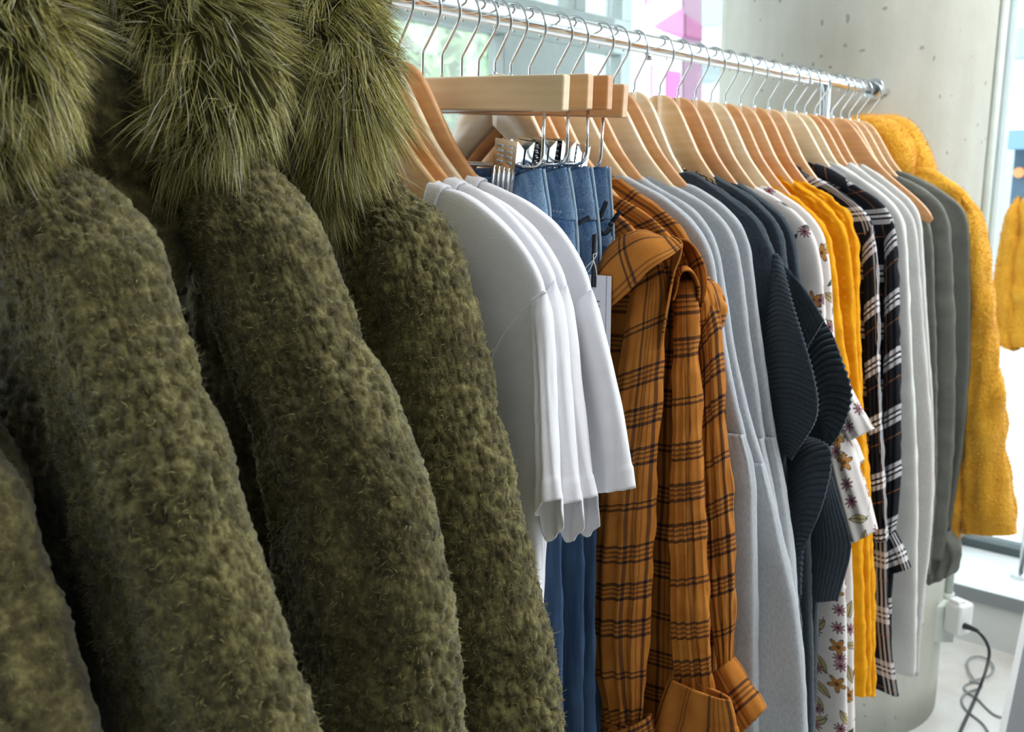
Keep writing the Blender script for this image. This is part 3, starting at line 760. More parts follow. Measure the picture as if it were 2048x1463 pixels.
# black ribbons tied at the jeans
def ribbon(name, px, X, parent, wd=.005):
    P = np.array([un(a, b, 0, X+(c if c else 0)) for a, b, c in px]); P, _ = resample(P, 24, 2)
    T = np.gradient(P, axis=0); T /= np.linalg.norm(T, axis=1)[:, None]
    sd = np.cross(T, np.array([1., .4, 0])); sd /= np.linalg.norm(sd, axis=1)[:, None]+1e-9
    G = np.stack([P-sd*wd/2, P+sd*wd/2], 1)
    return make_mesh(name, G.reshape(-1, 3), grid_faces(24, 2, False), M_RIB, parent, solid=.0006)
for lab, X, paths in (
  ('black ribbon bow tied at the waist of the second jeans', .835, [[(1128, 488, 0), (1140, 465, -.003), (1146, 455, 0)], [(1146, 455, 0), (1160, 444, -.004), (1180, 434, 0)], [(1146, 457, 0), (1150, 470, 0), (1148, 490, 0)]]),
  ('black ribbon bow tied at the waist of the third jeans, beside the plaid shirt', .875, [[(1192, 448, 0), (1202, 430, -.003), (1213, 402, 0)], [(1194, 450, 0), (1205, 470, -.004), (1218, 462, 0), (1219, 455, 0)], [(1190, 452, 0), (1198, 440, -.004), (1206, 437, 0)]]),
  ('grey-black ribbon end sticking out over the first plaid shirt', .90, [[(1222, 448, 0), (1230, 436, -.003), (1241, 421, 0)], [(1222, 448, 0), (1218, 452, 0), (1213, 447, 0)]])):
    e = tag(empty('ribbon_bow'), lab, 'ribbon', 'black ribbons on the jeans')
    for p in paths: ribbon('ribbon_tail', p, X, e)
    k = un(paths[0][0][0] if 'grey' in lab else paths[0][-1][0] if 'second' in lab else paths[0][0][0], paths[1][0][1], 0, X-.002)
    PB().tube([k+np.array([0, 0, -.003]), k, k+np.array([0, 0, .003])], [.002, .0036, .002], 10).build('knot', M_RIB, e, smooth=True)
# hang tag
tg = tag(empty('hang_tag'), 'white card hang tag on a black ribbon in front of the jeans', 'tag')
TX = .845
c1, c2 = un(1223, 552, 0, TX), un(1224, 800, 0, TX)
cw = .058
PB().box(((TX), c1[1]+cw/2, (c1[2]+c1[2]-.145)/2), (.0008, cw, .145)).build('card', M_CARD, tg)
pb = PB()
for k in range(70): pb.box((TX-.0006, c1[1]+.006, c1[2]-.001-k*.00203), (.0004, .0007, .0010))
pf = pb.build('perforation', M_INK, tg); pf['kind'] = 'stuff'
hp = un(1194, 607, 0, TX-.0007)
PB().box((hp[0], hp[1], hp[2]), (.0004, .0010, .0052)).box((hp[0], hp[1], hp[2]+.0027), (.0004, .0074, .0009)).box((hp[0], hp[1], hp[2]-.0027), (.0004, .0074, .0009)).build('printed_letter', M_INK, tg)
for yy in (628, 655):
    dp = un(1197, yy, 0, TX-.0007); PB().box(dp, (.0004, .0012, .0012)).build('printed_dot', M_INK, tg)
ribbon('ribbon', [(1190, 452, .02), (1189, 500, .004), (1188, 550, -.001), (1187, 574, -.002)], TX, tg, .0058)
def string(px, r=.0006):
    P, _ = resample([un(a, b, 0, TX+d) for a, b, d in px], 30, 2); return P
sb = PB()
sb.tube(string([(1162, 555, -.002), (1172, 533, -.004), (1186, 522, -.006), (1196, 505, -.006), (1186, 509, -.006)]), .00055, 6)
sb.tube(string([(1168, 551, -.002), (1180, 540, -.004), (1187, 522, -.006)]), .00055, 6)
sb.tube(string([(1194, 552, -.002), (1192, 535, -.004), (1187, 520, -.006), (1186, 508, -.006), (1194, 506, -.006)]), .00055, 6)
sb.build('string', M_STRING, tg, smooth=True)

# ------------------------------------------------------------------ garment helpers
def body(e, X, edge, t, mat, name='body', sag=(.05, .01), fold=(.004, 4, .8), rows=90, ring=80, seed=1, crumple=.0008, solid=.0014, uvoff=(0, 0), disp=None, pw=.42, neckt=.5, theta=None, ret=False, back=None):
    O = edge; I = mir(edge) if back is None else back
    return tube_between(name, O, I, t, mat, e, rows=rows, ring=ring, fold=fold, sag=sag, seed=seed, crumple=crumple, solid=solid, uvoff=uvoff, disp=disp, pw=pw, theta=theta,
                        tprof=lambda r: max(neckt, min(1, .0120/t))+(1-max(neckt, min(1, .0120/t)))*np.clip(r*4, 0, 1), ret=ret)
def sleeve(e, X, O, I, t, mat, name='sleeve', **k):
    base = k.pop('tprof', None)
    tp_ = base or (lambda r: np.clip(r*9+.12, 0, 1)**.5)
    o = tube_between(name, O, I, t, mat, e, tprof=tp_, **k)
    if k.get('far', True):
        pass
    return o
def far_sleeve(e, O, I, t, mat, **k):
    return tube_between('sleeve', mir(O), mir(I), t, mat, e, rows=30, ring=28, fold=(.002, 2, .5), seed=3, tprof=lambda r: np.clip(r*9+.12, 0, 1)**.5, solid=0, **k)

# ------------------------------------------------------------------ T-shirts
TG = 'white t-shirts between the olive coats and the jeans'
tees = [
 (.664, 'first white t-shirt next to the olive coats, neckband seam and broad front panel in view',
  [(893, 376), (930, 385), (985, 425), (1040, 480), (1074, 535), (1092, 588), (1086, 680), (1080, 800), (1076, 950), (1079, 1100), (1081, 1250), (1084, 1463)],
  [(1091, 580), (1100, 640), (1103, 760), (1108, 880), (1119, 1003)], [(1062, 600), (1068, 640), (1078, 760), (1078, 880), (1079, 1001)]),
 (.690, 'second white t-shirt from the coats, only a narrow sleeve strip showing',
  [(925, 368), (955, 376), (1010, 415), (1062, 475), (1094, 525), (1110, 566), (1108, 640), (1092, 750), (1082, 900), (1080, 1100), (1080, 1250), (1080, 1463)],
  [(1110, 560), (1127, 640), (1135, 760), (1143, 880), (1160, 1006)], [(1085, 600), (1095, 640), (1106, 760), (1114, 880), (1120, 1005)]),
 (.712, 'third white t-shirt from the coats with cuff between its neighbours',
  [(938, 374), (980, 388), (1035, 425), (1085, 475), (1118, 530), (1134, 577), (1130, 640), (1112, 750), (1092, 900), (1082, 1100), (1080, 1250), (1080, 1463)],
  [(1134, 570), (1148, 660), (1158, 780), (1175, 900), (1194, 996)], [(1108, 600), (1118, 660), (1130, 780), (1142, 900), (1156, 996)]),
 (.745, 'white t-shirt hanging beside the jeans with its sleeve sticking out farthest right',
  [(966, 362), (1000, 376), (1060, 405), (1120, 455), (1160, 520), (1184, 585), (1180, 660), (1160, 780), (1120, 920), (1090, 1050), (1080, 1250), (1078, 1463)],
  [(1184, 578), (1205, 660), (1232, 770), (1256, 880), (1269, 972)], [(1150, 610), (1158, 680), (1172, 800), (1182, 900), (1192, 984)]),
]
for i, (X, lb, ed, so, si) in enumerate(tees):
    e = empt('t_shirt', lb, 't-shirt', TG, X)
    E_ = ptz(ed, X)
    E_.append(E_[-1]+np.array([0, 0, -.03]))
    o, G, N = body(e, X, E_, .0105, M_TEE, sag=(.075, .012), fold=(.0035, 3, .6), seed=40+i, crumple=.0004, rows=90, ring=110, neckt=1.25, ret=True)
    # neckband follows the top ring
    ring = G[0]; ring2 = G[5]; c = ring.mean(0)
    upv = np.array([0, 0, 1.]); inward = (c-ring)*np.array([.2, .10, 0])
    rows_ = []
    aa = np.abs(np.cos(np.linspace(0, 2*math.pi, len(ring), endpoint=False)))[:, None]**10
    tow = np.zeros_like(ring); tow[:, 1] = np.sign(c[1]-ring[:, 1])
    for k in range(7):
        f = k/6; rows_.append(ring+upv*(.016*f-.001)*(1-.78*aa)+tow*.015*f*aa+inward*f*.3+(N[0]*(.0012 if k not in (0,) else .0002)))
    NB = np.array(rows_); n = NB.shape[1]
    U = np.cumsum(np.linalg.norm(np.roll(ring, -1, 0)-ring, axis=1))
    uvn = np.stack([np.broadcast_to(U, (7, n)), np.broadcast_to(np.linspace(0, .017, 7)[:, None], (7, n))], -1).reshape(-1, 2)
    make_mesh('neckband', NB.reshape(-1, 3), grid_faces(7, n, True), M_TEERIB, e, uv=uvn, solid=.0022)
    dx = -.006
    O = ptz(so, X+dx); I = ptz(si, X+dx+.002)
    sleeve(e, X, O, I, .0115, M_TEE, rows=70, ring=60, fold=(.0022, 2, .6), seed=60+i, crumple=.0004, hemridge=.0011, lowback=(.038 if i < 3 else .004, .018 if i < 3 else .0), solid=.0016)
    far_sleeve(e, O, I, .0115, M_TEE)
    # armhole seam
    A = [un(so[0][0]+2, so[0][1]+4, 0, X-.0175), un(so[0][0]-42, so[0][1]+32, 0, X-.0185), un(so[0][0]-92, so[0][1]+95, 0, X-.017), un(so[0][0]-122, so[0][1]+170, 0, X-.016), un(so[0][0]-132, so[0][1]+260, 0, X-.0155)]
    if i in (0,):
        P, _ = resample(A, 40, 2); PB().tube(P, .0006, 6).build('armhole_seam', M_TEERIB, e, smooth=True)

# ------------------------------------------------------------------ rust plaid shirts
PG = 'rust plaid shirts beside the jeans'
plaids = [
 (.908, 'first rust plaid shirt beside the jeans with a ruffle over its long sleeve',
  [(1200, 405), (1225, 420), (1260, 450), (1300, 495), (1330, 545), (1325, 620), (1312, 760), (1300, 950), (1290, 1150), (1280, 1463), (1275, 1560)],
  [(1318, 520), (1330, 560), (1328, 640), (1322, 760), (1313, 900), (1306, 1050), (1300, 1200), (1293, 1340), (1285, 1440)],
  [(1265, 560), (1258, 620), (1238, 760), (1216, 900), (1196, 1050), (1184, 1200), (1192, 1340), (1215, 1440)], .015),
 (.945, 'middle rust plaid shirt with curled ruffle and wide rolled cuff',
  [(1212, 385), (1250, 400), (1300, 430), (1345, 475), (1372, 530), (1378, 620), (1370, 760), (1362, 950), (1352, 1150), (1345, 1463), (1340, 1560)],
  [(1385, 560), (1398, 620), (1396, 720), (1400, 830), (1402, 960), (1410, 1100), (1416, 1250), (1420, 1350), (1424, 1400)],
  [(1345, 560), (1350, 620), (1352, 720), (1352, 830), (1346, 960), (1343, 1100), (1348, 1250), (1352, 1350), (1352, 1400)], .014),
 (.985, 'rust plaid shirt nearest the grey dresses with a puffed gathered shoulder',
  [(1240, 358), (1275, 385), (1330, 420), (1372, 465), (1400, 520), (1412, 620), (1418, 760), (1424, 950), (1432, 1150), (1436, 1463), (1436, 1560)],
  [(1415, 560), (1440, 640), (1443, 720), (1448, 830), (1458, 960), (1467, 1100), (1468, 1230), (1462, 1330)],
  [(1395, 620), (1400, 680), (1404, 760), (1404, 860), (1404, 1000), (1410, 1130), (1428, 1260), (1440, 1335)], .014),
]
for i, (X, lb, ed, so, si, tt) in enumerate(plaids):
    e = empt('plaid_shirt', lb, 'shirt', PG, X)
    body(e, X, ptz(ed, X+.004), .011, M_PLAID, sag=(.05, .0), fold=(.005, 5, .7), seed=80+i, crumple=.0012, rows=110, ring=90, uvoff=(i*.31, .1*i))
    O = ptz(so, X-.012); I = ptz(si, X-.010)
    sleeve(e, X, O, I, tt, M_PLAID, tprof=lambda r: np.clip(r*9+.12, 0, 1)**.5*(1-.5*np.clip((r-.82)/.15, 0, 1)), rows=110, ring=72, fold=(.0045, 4, .5), seed=90+i, crumple=.0016, uvoff=(.05*i, .07*i+.02), solid=.0012)
    far_sleeve(e, O, I, tt, M_PLAID)
def wst(*a): return np.stack(np.broadcast_arrays(*a, np.zeros((1, 1)))[:3], -1)
# shoulder ruffles: folded sheets (inner edge, outer edge with own depth)
def P3(l, X): return [un(a, b, 0, X+c) for a, b, c in l]
def find(lbpart): return [o for o in C.objects if o.parent is None and lbpart in str(o.get('label', ''))][0]
p1, p2, p3 = find('first rust plaid shirt b'), find('middle rust plaid shirt with'), find('rust plaid shirt nearest')
rz = SN(77, 10, 1.2)
sheet('ruffle', P3([(1192, 530, -.035), (1215, 490, -.03), (1245, 468, -.022), (1285, 455, -.012), (1320, 470, -.004), (1345, 480, 0)], .905),
      P3([(1206, 628, -.050), (1238, 602, -.058), (1268, 572, -.062), (1298, 540, -.056), (1326, 522, -.044), (1348, 510, -.03), (1366, 494, -.012)], .905), M_PLAID, p1,
      rows=70, cols=24, wave=lambda r, v: wst(-.010*np.sin(v*3.14)*np.ones_like(r), 0*r*v, .010*np.sin(v*3.0)*(1-.3*r)), solid=.0022)
sheet('ruffle', P3([(1345, 470, .004), (1340, 520, .01), (1335, 580, .014), (1325, 650, .014), (1318, 700, .01)], .905),
      P3([(1366, 490, -.012), (1364, 515, -.012), (1352, 545, -.016), (1345, 590, -.02), (1338, 640, -.02), (1330, 690, -.012)], .905), M_PLAID, p1,
      rows=60, cols=20, wave=lambda r, v: wst(.006*np.sin(v*3.1+r*2), 0*r*v, 0*r*v), solid=.002)
sheet('ruffle', P3([(1330, 620, 0), (1345, 560, 0), (1360, 540, .004), (1378, 545, .006), (1385, 580, .008), (1385, 640, .008)], .945),
      P3([(1345, 600, -.03), (1352, 560, -.036), (1366, 540, -.034), (1384, 537, -.026), (1396, 552, -.02), (1398, 600, -.016)], .945), M_PLAID, p2,
      rows=60, cols=20, wave=lambda r, v: wst(.004*np.sin(r*9)*v, 0*r*v, .006*np.sin(v*3.1)), solid=.002)
sheet('ruffle', P3([(1335, 492, .01), (1350, 488, .012), (1370, 500, .016), (1385, 540, .02), (1392, 590, .02), (1396, 640, .02)], .95),
      P3([(1348, 480, -.02), (1370, 474, -.018), (1392, 492, -.008), (1412, 530, 0), (1416, 565, 0), (1410, 600, .004), (1402, 620, .004)], .95), M_PLAID, p2,
      rows=60, cols=22, wave=lambda r, v: wst(.010*np.sin(v*3.1)*np.cos(r*5), 0*r*v, 0*r*v), solid=.002)
tube_between('puff', P3([(1402, 545, 0), (1425, 560, 0), (1442, 595, 0), (1446, 630, 0), (1436, 660, 0), (1418, 680, 0)], .985), P3([(1385, 575, 0), (1388, 600, 0), (1390, 620, 0), (1392, 645, 0), (1396, 668, 0), (1402, 682, 0)], .975),
             .024, M_PLAID, p3, rows=50, ring=60, tprof=lambda r: np.sqrt(np.clip(1-(2*r-1)**2, 0, 1))*.95+.05, fold=(.002, 6, 0), crumple=.0025, seed=9, uvoff=(.03, .02))
# rolled cuffs
def cuff(par, a, b, c, d, X, tt, uo):
    """a,b outer top/bottom, c,d inner top/bottom in pixels"""
    m = lambda p, q: ((p[0]+q[0])/2, (p[1]+q[1])/2)
    tube_between('rolled_cuff', P3([(*a, 0), (*m(a, b), 0), (*b, 0)], X), P3([(*c, 0), (*m(c, d), 0), (*d, 0)], X), tt, M_PLAID, par, rows=36, ring=64, smooth=1, fold=(.002, 3, 0), crumple=.0014, seed=5, solid=.0035, uvoff=uo, hemridge=.0015)
cuff(p2, (1462, 1398), (1478, 1490), (1342, 1352), (1292, 1490), .925, .0105, (.0, .0))
cuff(p3, (1464, 1316), (1529, 1418), (1426, 1345), (1480, 1470), .975, .016, (.04, .15))
cuff(p1, (1300, 1432), (1306, 1500), (1196, 1466), (1196, 1540), .895, .022, (.1, .03))

# ------------------------------------------------------------------ heather grey dresses
GG = 'heather grey dresses with gathered skirts'
greys = [
 (1.030, 'first heather grey dress right beside the plaid shirts', [(1240, 345), (1270, 362), (1340, 400), (1395, 450), (1422, 500), (1432, 550), (1448, 680), (1470, 790), (1490, 872)],
  [(1490, 868), (1506, 930), (1511, 1000), (1512, 1200), (1512, 1463), (1512, 1560)]),
 (1.066, 'second heather grey dress with the widest flared skirt', [(1282, 352), (1310, 372), (1380, 410), (1420, 455), (1440, 510), (1448, 570), (1468, 700), (1500, 840), (1529, 930)],
  [(1529, 926), (1548, 1010), (1570, 1110), (1590, 1200), (1602, 1290), (1608, 1380), (1610, 1463), (1610, 1560)]),
 (1.125, 'third heather grey dress, mostly hidden, with a smooth shoulder', [(1300, 348), (1340, 368), (1410, 405), (1455, 450), (1476, 500), (1484, 560), (1498, 680), (1515, 790), (1528, 880)],
  [(1528, 876), (1545, 980), (1565, 1100), (1580, 1250), (1580, 1463)]),
 (1.165, 'heather grey dress beside the charcoal knits', [(1368, 366), (1390, 372), (1440, 405), (1475, 440), (1496, 480), (1504, 540), (1516, 640), (1532, 760), (1550, 877)],
  [(1550, 873), (1564, 940), (1582, 1050), (1594, 1150), (1600, 1300), (1600, 1463), (1600, 1540)]),
]
for i, (X, lb, ed, sk) in enumerate(greys):
    e = empt('jersey_dress', lb, 'dress', GG, X)
    body(e, X, ptz(ed, X), .0125, M_GREY, name='bodice', sag=(.055, .006), fold=(.003, 3, .5), seed=120+i, crumple=.0004, rows=90, ring=80)
    O = ptz(sk, X-.004); O = [O[0]+np.array([0, .002, 0])]+O[1:]
    g = SN(130+i, 6, 1)
    def dsp(U, V, i=i): return .0012*np.sin(U*700+3*np.sin(U*90))*np.exp(-V*16)
    body(e, X, O, .021, M_GREY, name='skirt', sag=(0, 0), fold=(.008, 5, .55), seed=140+i, crumple=.0006, rows=90, ring=130, disp=dsp, neckt=.6)
    # ribbed neckband
    E_ = ptz(ed[:2], X)
    nb = [E_[0]+np.array([0, .018, .010]), E_[0]+np.array([0, .004, .004]), E_[0]+np.array([0, -.004, -.006])]
    tube_between('neckband', nb, mir(nb), .008, M_GREY, e, rows=10, ring=60, sag=(.05, .006), fold=(0, 1, 0), solid=.002, disp=lambda U, V: .0004*np.sin(U*2400))

# ------------------------------------------------------------------ charcoal knits
KG = 'charcoal knits with ribbed ruffled sleeves'
def rib(U, V): return .0017*np.sin(V*2*math.pi/.0068)
def knit(U, V): return .0008*np.sin(U*2*math.pi/.0075)*np.abs(np.sin(V*math.pi/.006))
knits = [
 (1.220, 'first charcoal knit beside the grey dresses, with the largest ribbed ruffle', [(1362, 345), (1385, 343), (1430, 372), (1480, 410), (1518, 440), (1534, 475), (1550, 510), (1552, 600), (1560, 760), (1572, 950), (1585, 1100), (1596, 1220), (1610, 1463), (1610, 1560)]),
 (1.291, 'middle charcoal knit behind the big ruffle', [(1398, 338), (1420, 342), (1480, 380), (1535, 420), (1562, 460), (1572, 520), (1582, 640), (1600, 800), (1618, 1000), (1622, 1180), (1626, 1463), (1626, 1560)]),
 (1.345, 'charcoal knit beside the floral dresses with a dark sleeve panel at its hem', [(1452, 360), (1475, 362), (1520, 395), (1568, 430), (1590, 475), (1600, 540), (1610, 640), (1628, 800), (1640, 1000), (1638, 1180), (1630, 1463), (1630, 1560)]),
]
KE = []
for i, (X, lb, ed) in enumerate(knits):
    e = empt('knit_jumper', lb, 'jumper', KG, X); KE.append(e)
    body(e, X, ptz(ed, X), .0165, M_BLACKK, sag=(.04, 0), fold=(.003, 3, .5), seed=160+i, rows=250, ring=110, disp=knit, crumple=.0012, solid=0)
def ruffle(par, inn, out, X, amp=.006, rows=260, cols=40, sd=1, **k):
    nz = SN(sd, 6, 1)
    sheet('ruffle', P3(inn, X), P3(out, X), M_BLACKK, par, rows=rows, cols=cols, disp=rib,
          wave=lambda r, v: wst(-amp*np.sin(v*3.14)-.5*amp*nz(r*5, v*2)*v, 0*r*v, -.022*v*v*np.ones_like(r)*0+.012*np.sin(v*3.14)), solid=.003, seed=sd, **k)
    # rolled hem along the outer edge
    P, _ = resample(P3(out, X), 90, 2)
ruffle(KE[0], [(1548, 520, 0), (1536, 600, -.01), (1528, 700, -.02), (1532, 800, -.03), (1548, 880, -.035), (1568, 930, -.03)],
       [(1560, 524, -.01), (1578, 590, -.035), (1602, 665, -.055), (1625, 740, -.065), (1638, 805, -.065), (1632, 845, -.06), (1606, 885, -.05), (1582, 920, -.035)], 1.235, sd=1)
ruffle(KE[0], [(1572, 900, .0), (1568, 960, -.01), (1576, 1030, -.02), (1588, 1110, -.02), (1598, 1190, -.01)],
       [(1612, 880, .0), (1650, 888, -.03), (1664, 905, -.04), (1660, 950, -.045), (1645, 1010, -.045), (1622, 1065, -.04), (1605, 1095, -.03), (1602, 1140, -.02), (1600, 1195, -.01)], 1.245, sd=2)
sheet('sleeve_cap', P3([(1555, 540, 0), (1572, 600, 0), (1590, 660, 0), (1606, 712, -.01)], 1.25), P3([(1560, 524, .01), (1585, 548, .005), (1606, 570, 0), (1630, 606, -.01), (1649, 640, -.02)], 1.25), M_BLACKK, KE[0],
      rows=60, cols=90, disp=lambda U, V: .0011*np.sin(U*2*math.pi/.0075)*np.clip(1-U*9, 0, 1), solid=.003)
ruffle(KE[1], [(1602, 705, .0), (1612, 750, -.01), (1624, 800, -.01), (1640, 850, -.01), (1652, 885, 0)],
       [(1645, 640, -.01), (1662, 665, -.02), (1682, 705, -.035), (1706, 768, -.045), (1700, 810, -.045), (1688, 845, -.04), (1672, 880, -.03), (1658, 895, -.02)], 1.30, sd=3)
sheet('sleeve_panel', P3([(1640, 960, 0), (1615, 1050, -.01), (1602, 1120, -.01), (1598, 1196, 0)], 1.335), P3([(1655, 930, .0), (1672, 990, -.01), (1702, 1078, -.015), (1700, 1110, -.015), (1688, 1150, -.01), (1674, 1197, 0)], 1.335), M_BLACKK, KE[2],
      rows=120, cols=80, disp=lambda U, V: .0006*np.sin(U*2*math.pi/.006), wave=lambda r, v: wst(-.012*np.sin(v*3.14)*np.ones_like(r), 0*r*v, 0*r*v), solid=.003)
# inner dark fold between the two lobes
sheet('sleeve_fold', P3([(1600, 820, 0), (1612, 860, 0), (1625, 890, 0)], 1.29), P3([(1640, 790, 0), (1655, 800, 0), (1668, 860, 0), (1655, 885, 0)], 1.29), M_BLACKK, KE[1], rows=30, cols=20, solid=.003)

# ------------------------------------------------------------------ floral dresses
FG = 'white floral dresses'
fl = [
 (1.400, 'white floral dress with flounced sleeves beside the charcoal knits', [(1488, 362), (1510, 372), (1560, 400), (1605, 435), (1632, 480), (1644, 540), (1650, 620), (1655, 740), (1668, 900), (1684, 1050), (1692, 1200), (1694, 1463), (1694, 1560)]),
 (1.452, 'white floral dress next to the mustard tops with its hem panel below', [(1525, 370), (1550, 378), (1600, 410), (1640, 450), (1656, 500), (1663, 560), (1666, 660), (1676, 780), (1690, 950), (1702, 1080), (1708, 1200), (1709, 1463), (1709, 1560)]),
]
FE = []
for i, (X, lb, ed) in enumerate(fl):
    e = empt('floral_dress', lb, 'dress', FG, X); FE.append(e)
    body(e, X, ptz(ed, X), .0145, M_FLORAL, sag=(.05, 0), fold=(.006, 6, .4), seed=180+i, rows=120, ring=100, solid=0, crumple=.0006, uvoff=(i*.37, i*.2))
tube_between('flounce', P3([(1664, 690, 0), (1688, 750, 0), (1715, 805, 0), (1748, 857, 0)], 1.385), P3([(1640, 720, 0), (1658, 790, 0), (1675, 840, 0), (1690, 886, 0)], 1.385), .017, M_FLORAL, FE[0], rows=50, ring=64, fold=(.004, 3, 0), seed=3, uvoff=(.11, .05), smooth=1)
tube_between('sleeve', P3([(1690, 862, 0), (1712, 915, 0), (1735, 985, 0), (1753, 1060, 0)], 1.375), P3([(1650, 885, 0), (1655, 950, 0), (1675, 1020, 0), (1700, 1086, 0)], 1.375), .019, M_FLORAL, FE[0], rows=60, ring=64, fold=(.004, 3, 0), seed=4, uvoff=(.31, .45), smooth=1)
tube_between('flounce', P3([(1690, 850, 0), (1712, 880, 0), (1726, 920, 0)], 1.42), P3([(1675, 880, 0), (1692, 905, 0), (1712, 935, 0)], 1.42), .012, M_FLORAL, FE[1], rows=30, ring=48, fold=(.003, 3, 0), seed=4, uvoff=(.21, .15), smooth=1)

# ------------------------------------------------------------------ mustard dotted tops
YG = 'mustard dotted tops with gathered shoulders'
ys = [
 (1.500, 'first mustard dotted top next to the floral dresses', [(1478, 338), (1500, 332), (1560, 378), (1612, 412), (1652, 455), (1666, 500), (1676, 600), (1690, 720), (1704, 860), (1720, 1050), (1728, 1250), (1730, 1395)]),
 (1.555, 'middle mustard dotted top', [(1520, 330), (1545, 340), (1600, 372), (1652, 408), (1688, 450), (1700, 500), (1706, 600), (1716, 740), (1728, 880), (1738, 1050), (1742, 1250), (1742, 1390)]),
 (1.610, 'mustard dotted top beside the black plaid shirts, its hem hanging lowest', [(1590, 355), (1620, 368), (1665, 395), (1700, 430), (1714, 470), (1718, 520), (1719, 620), (1722, 740), (1730, 860), (1740, 970), (1746, 1100), (1749, 1250), (1751, 1392)]),
]
for i, (X, lb, ed) in enumerate(ys):
    e = empt('dotted_top', lb, 'top', YG, X)
    body(e, X, ptz(ed, X), .017, M_MUST, sag=(.03, 0), fold=(.004, 3, .5), seed=200+i, rows=130, ring=110, crumple=.0016, solid=0,
         disp=lambda U, V: .0022*np.exp(-((V-.09)/.09)**2)*np.sin(U*330+2*np.sin(V*120)))

# ------------------------------------------------------------------ black plaid shirts
BG_ = 'black and white plaid shirts'
bs = [
 (1.668, 'first black plaid shirt beside the mustard tops, pointed front hem', [(1560, 318), (1600, 338), (1660, 370), (1715, 405), (1744, 440), (1754, 490), (1756, 600), (1758, 750), (1766, 900), (1774, 1050), (1776, 1200), (1783, 1310), (1797, 1391)],
   [(1745, 450), (1757, 520), (1758, 650), (1760, 800), (1768, 950), (1775, 1080)], [(1725, 480), (1728, 560), (1730, 650), (1736, 800), (1742, 950), (1750, 1080)]),
 (1.735, 'second black plaid shirt with a rolled cuff, beside the pale grey knits', [(1620, 322), (1650, 335), (1715, 372), (1765, 405), (1788, 440), (1795, 500), (1794, 620), (1792, 780), (1790, 950), (1786, 1080), (1782, 1200), (1782, 1300)],
   [(1786, 440), (1797, 500), (1798, 620), (1801, 780), (1802, 900), (1799, 1000), (1790, 1068)], [(1768, 470), (1768, 540), (1768, 650), (1768, 800), (1768, 920), (1766, 1010), (1763, 1080)]),
]
BE = []
for i, (X, lb, ed, so, si) in enumerate(bs):
    e = empt('black_plaid_shirt', lb, 'shirt', BG_, X); BE.append(e)
    body(e, X, ptz(ed, X), .013, M_BPLAID, sag=(.03, 0), fold=(.006, 5, .5), seed=220+i, rows=110, ring=90, crumple=.0012, uvoff=(.043*i, .1*i))
    O = ptz(so, X-.012); I = ptz(si, X-.010)
    sleeve(e, X, O, I, .014, M_BPLAID, rows=90, ring=64, fold=(.003, 3, .3), seed=230+i, crumple=.0014, uvoff=(.02*i+.01, .05))
    far_sleeve(e, O, I, .014, M_BPLAID)
    cpx = [(1540, 308), (1572, 312), (1600, 330)] if i == 0 else [(1632, 325), (1660, 330), (1690, 350)]
    cp2 = [(1538, 335), (1575, 352), (1612, 368)] if i == 0 else [(1634, 352), (1662, 364), (1700, 386)]
    sheet('collar', P3([(a, b_-4, .012) for a, b_ in cpx], X), P3([(a, b_, -.022) for a, b_ in cp2], X), M_BPLAID, e, rows=30, cols=14, solid=.003,
          wave=lambda r, v: wst(-.008*np.sin(v*3.14)*np.ones_like(r), 0*r*v, .006*np.sin(v*3.14)*np.ones_like(r)))
tube_between('rolled_cuff', P3([(1791, 1062, 0), (1806, 1090, 0), (1821, 1134, 0)], 1.72), P3([(1762, 1082, 0), (1766, 1112, 0), (1778, 1146, 0)], 1.72), .017, M_BPLAID, BE[1], rows=24, ring=48, fold=(.002, 3, 0), crumple=.001, solid=.004, uvoff=(.0, .06), smooth=1)

# ------------------------------------------------------------------ pale knits
LG = 'pale grey knits behind the black plaid shirts'
ls = [
 (1.785, 'off-white knit directly behind the black plaid shirts', M_LWHITE, [(1660, 318), (1690, 335), (1745, 370), (1788, 405), (1808, 440), (1816, 500), (1820, 620), (1826, 760), (1834, 880), (1836, 1000), (1834, 1150), (1832, 1340), (1830, 1352)]),
 (1.830, 'middle pale grey knit with a long straight edge', M_LGREY, [(1700, 325), (1730, 345), (1780, 382), (1815, 415), (1832, 450), (1838, 520), (1846, 650), (1858, 780), (1866, 900), (1866, 1000), (1858, 1110), (1846, 1200), (1836, 1350)]),
 (1.880, 'pale grey knit just before the bare wooden hanger end', M_LGREY, [(1725, 328), (1755, 345), (1800, 380), (1830, 410), (1843, 445), (1847, 520), (1854, 650), (1864, 780), (1869, 900), (1867, 1010), (1860, 1100), (1850, 1180), (1846, 1250)]),
]
for i, (X, lb, mt, ed) in enumerate(ls):
    e = empt('pale_knit', lb, 'jumper', LG, X)
    body(e, X, ptz(ed, X), .015, mt, sag=(.03, 0), fold=(.004, 4, .4), seed=240+i, rows=110, ring=90, crumple=.0008, solid=.002)

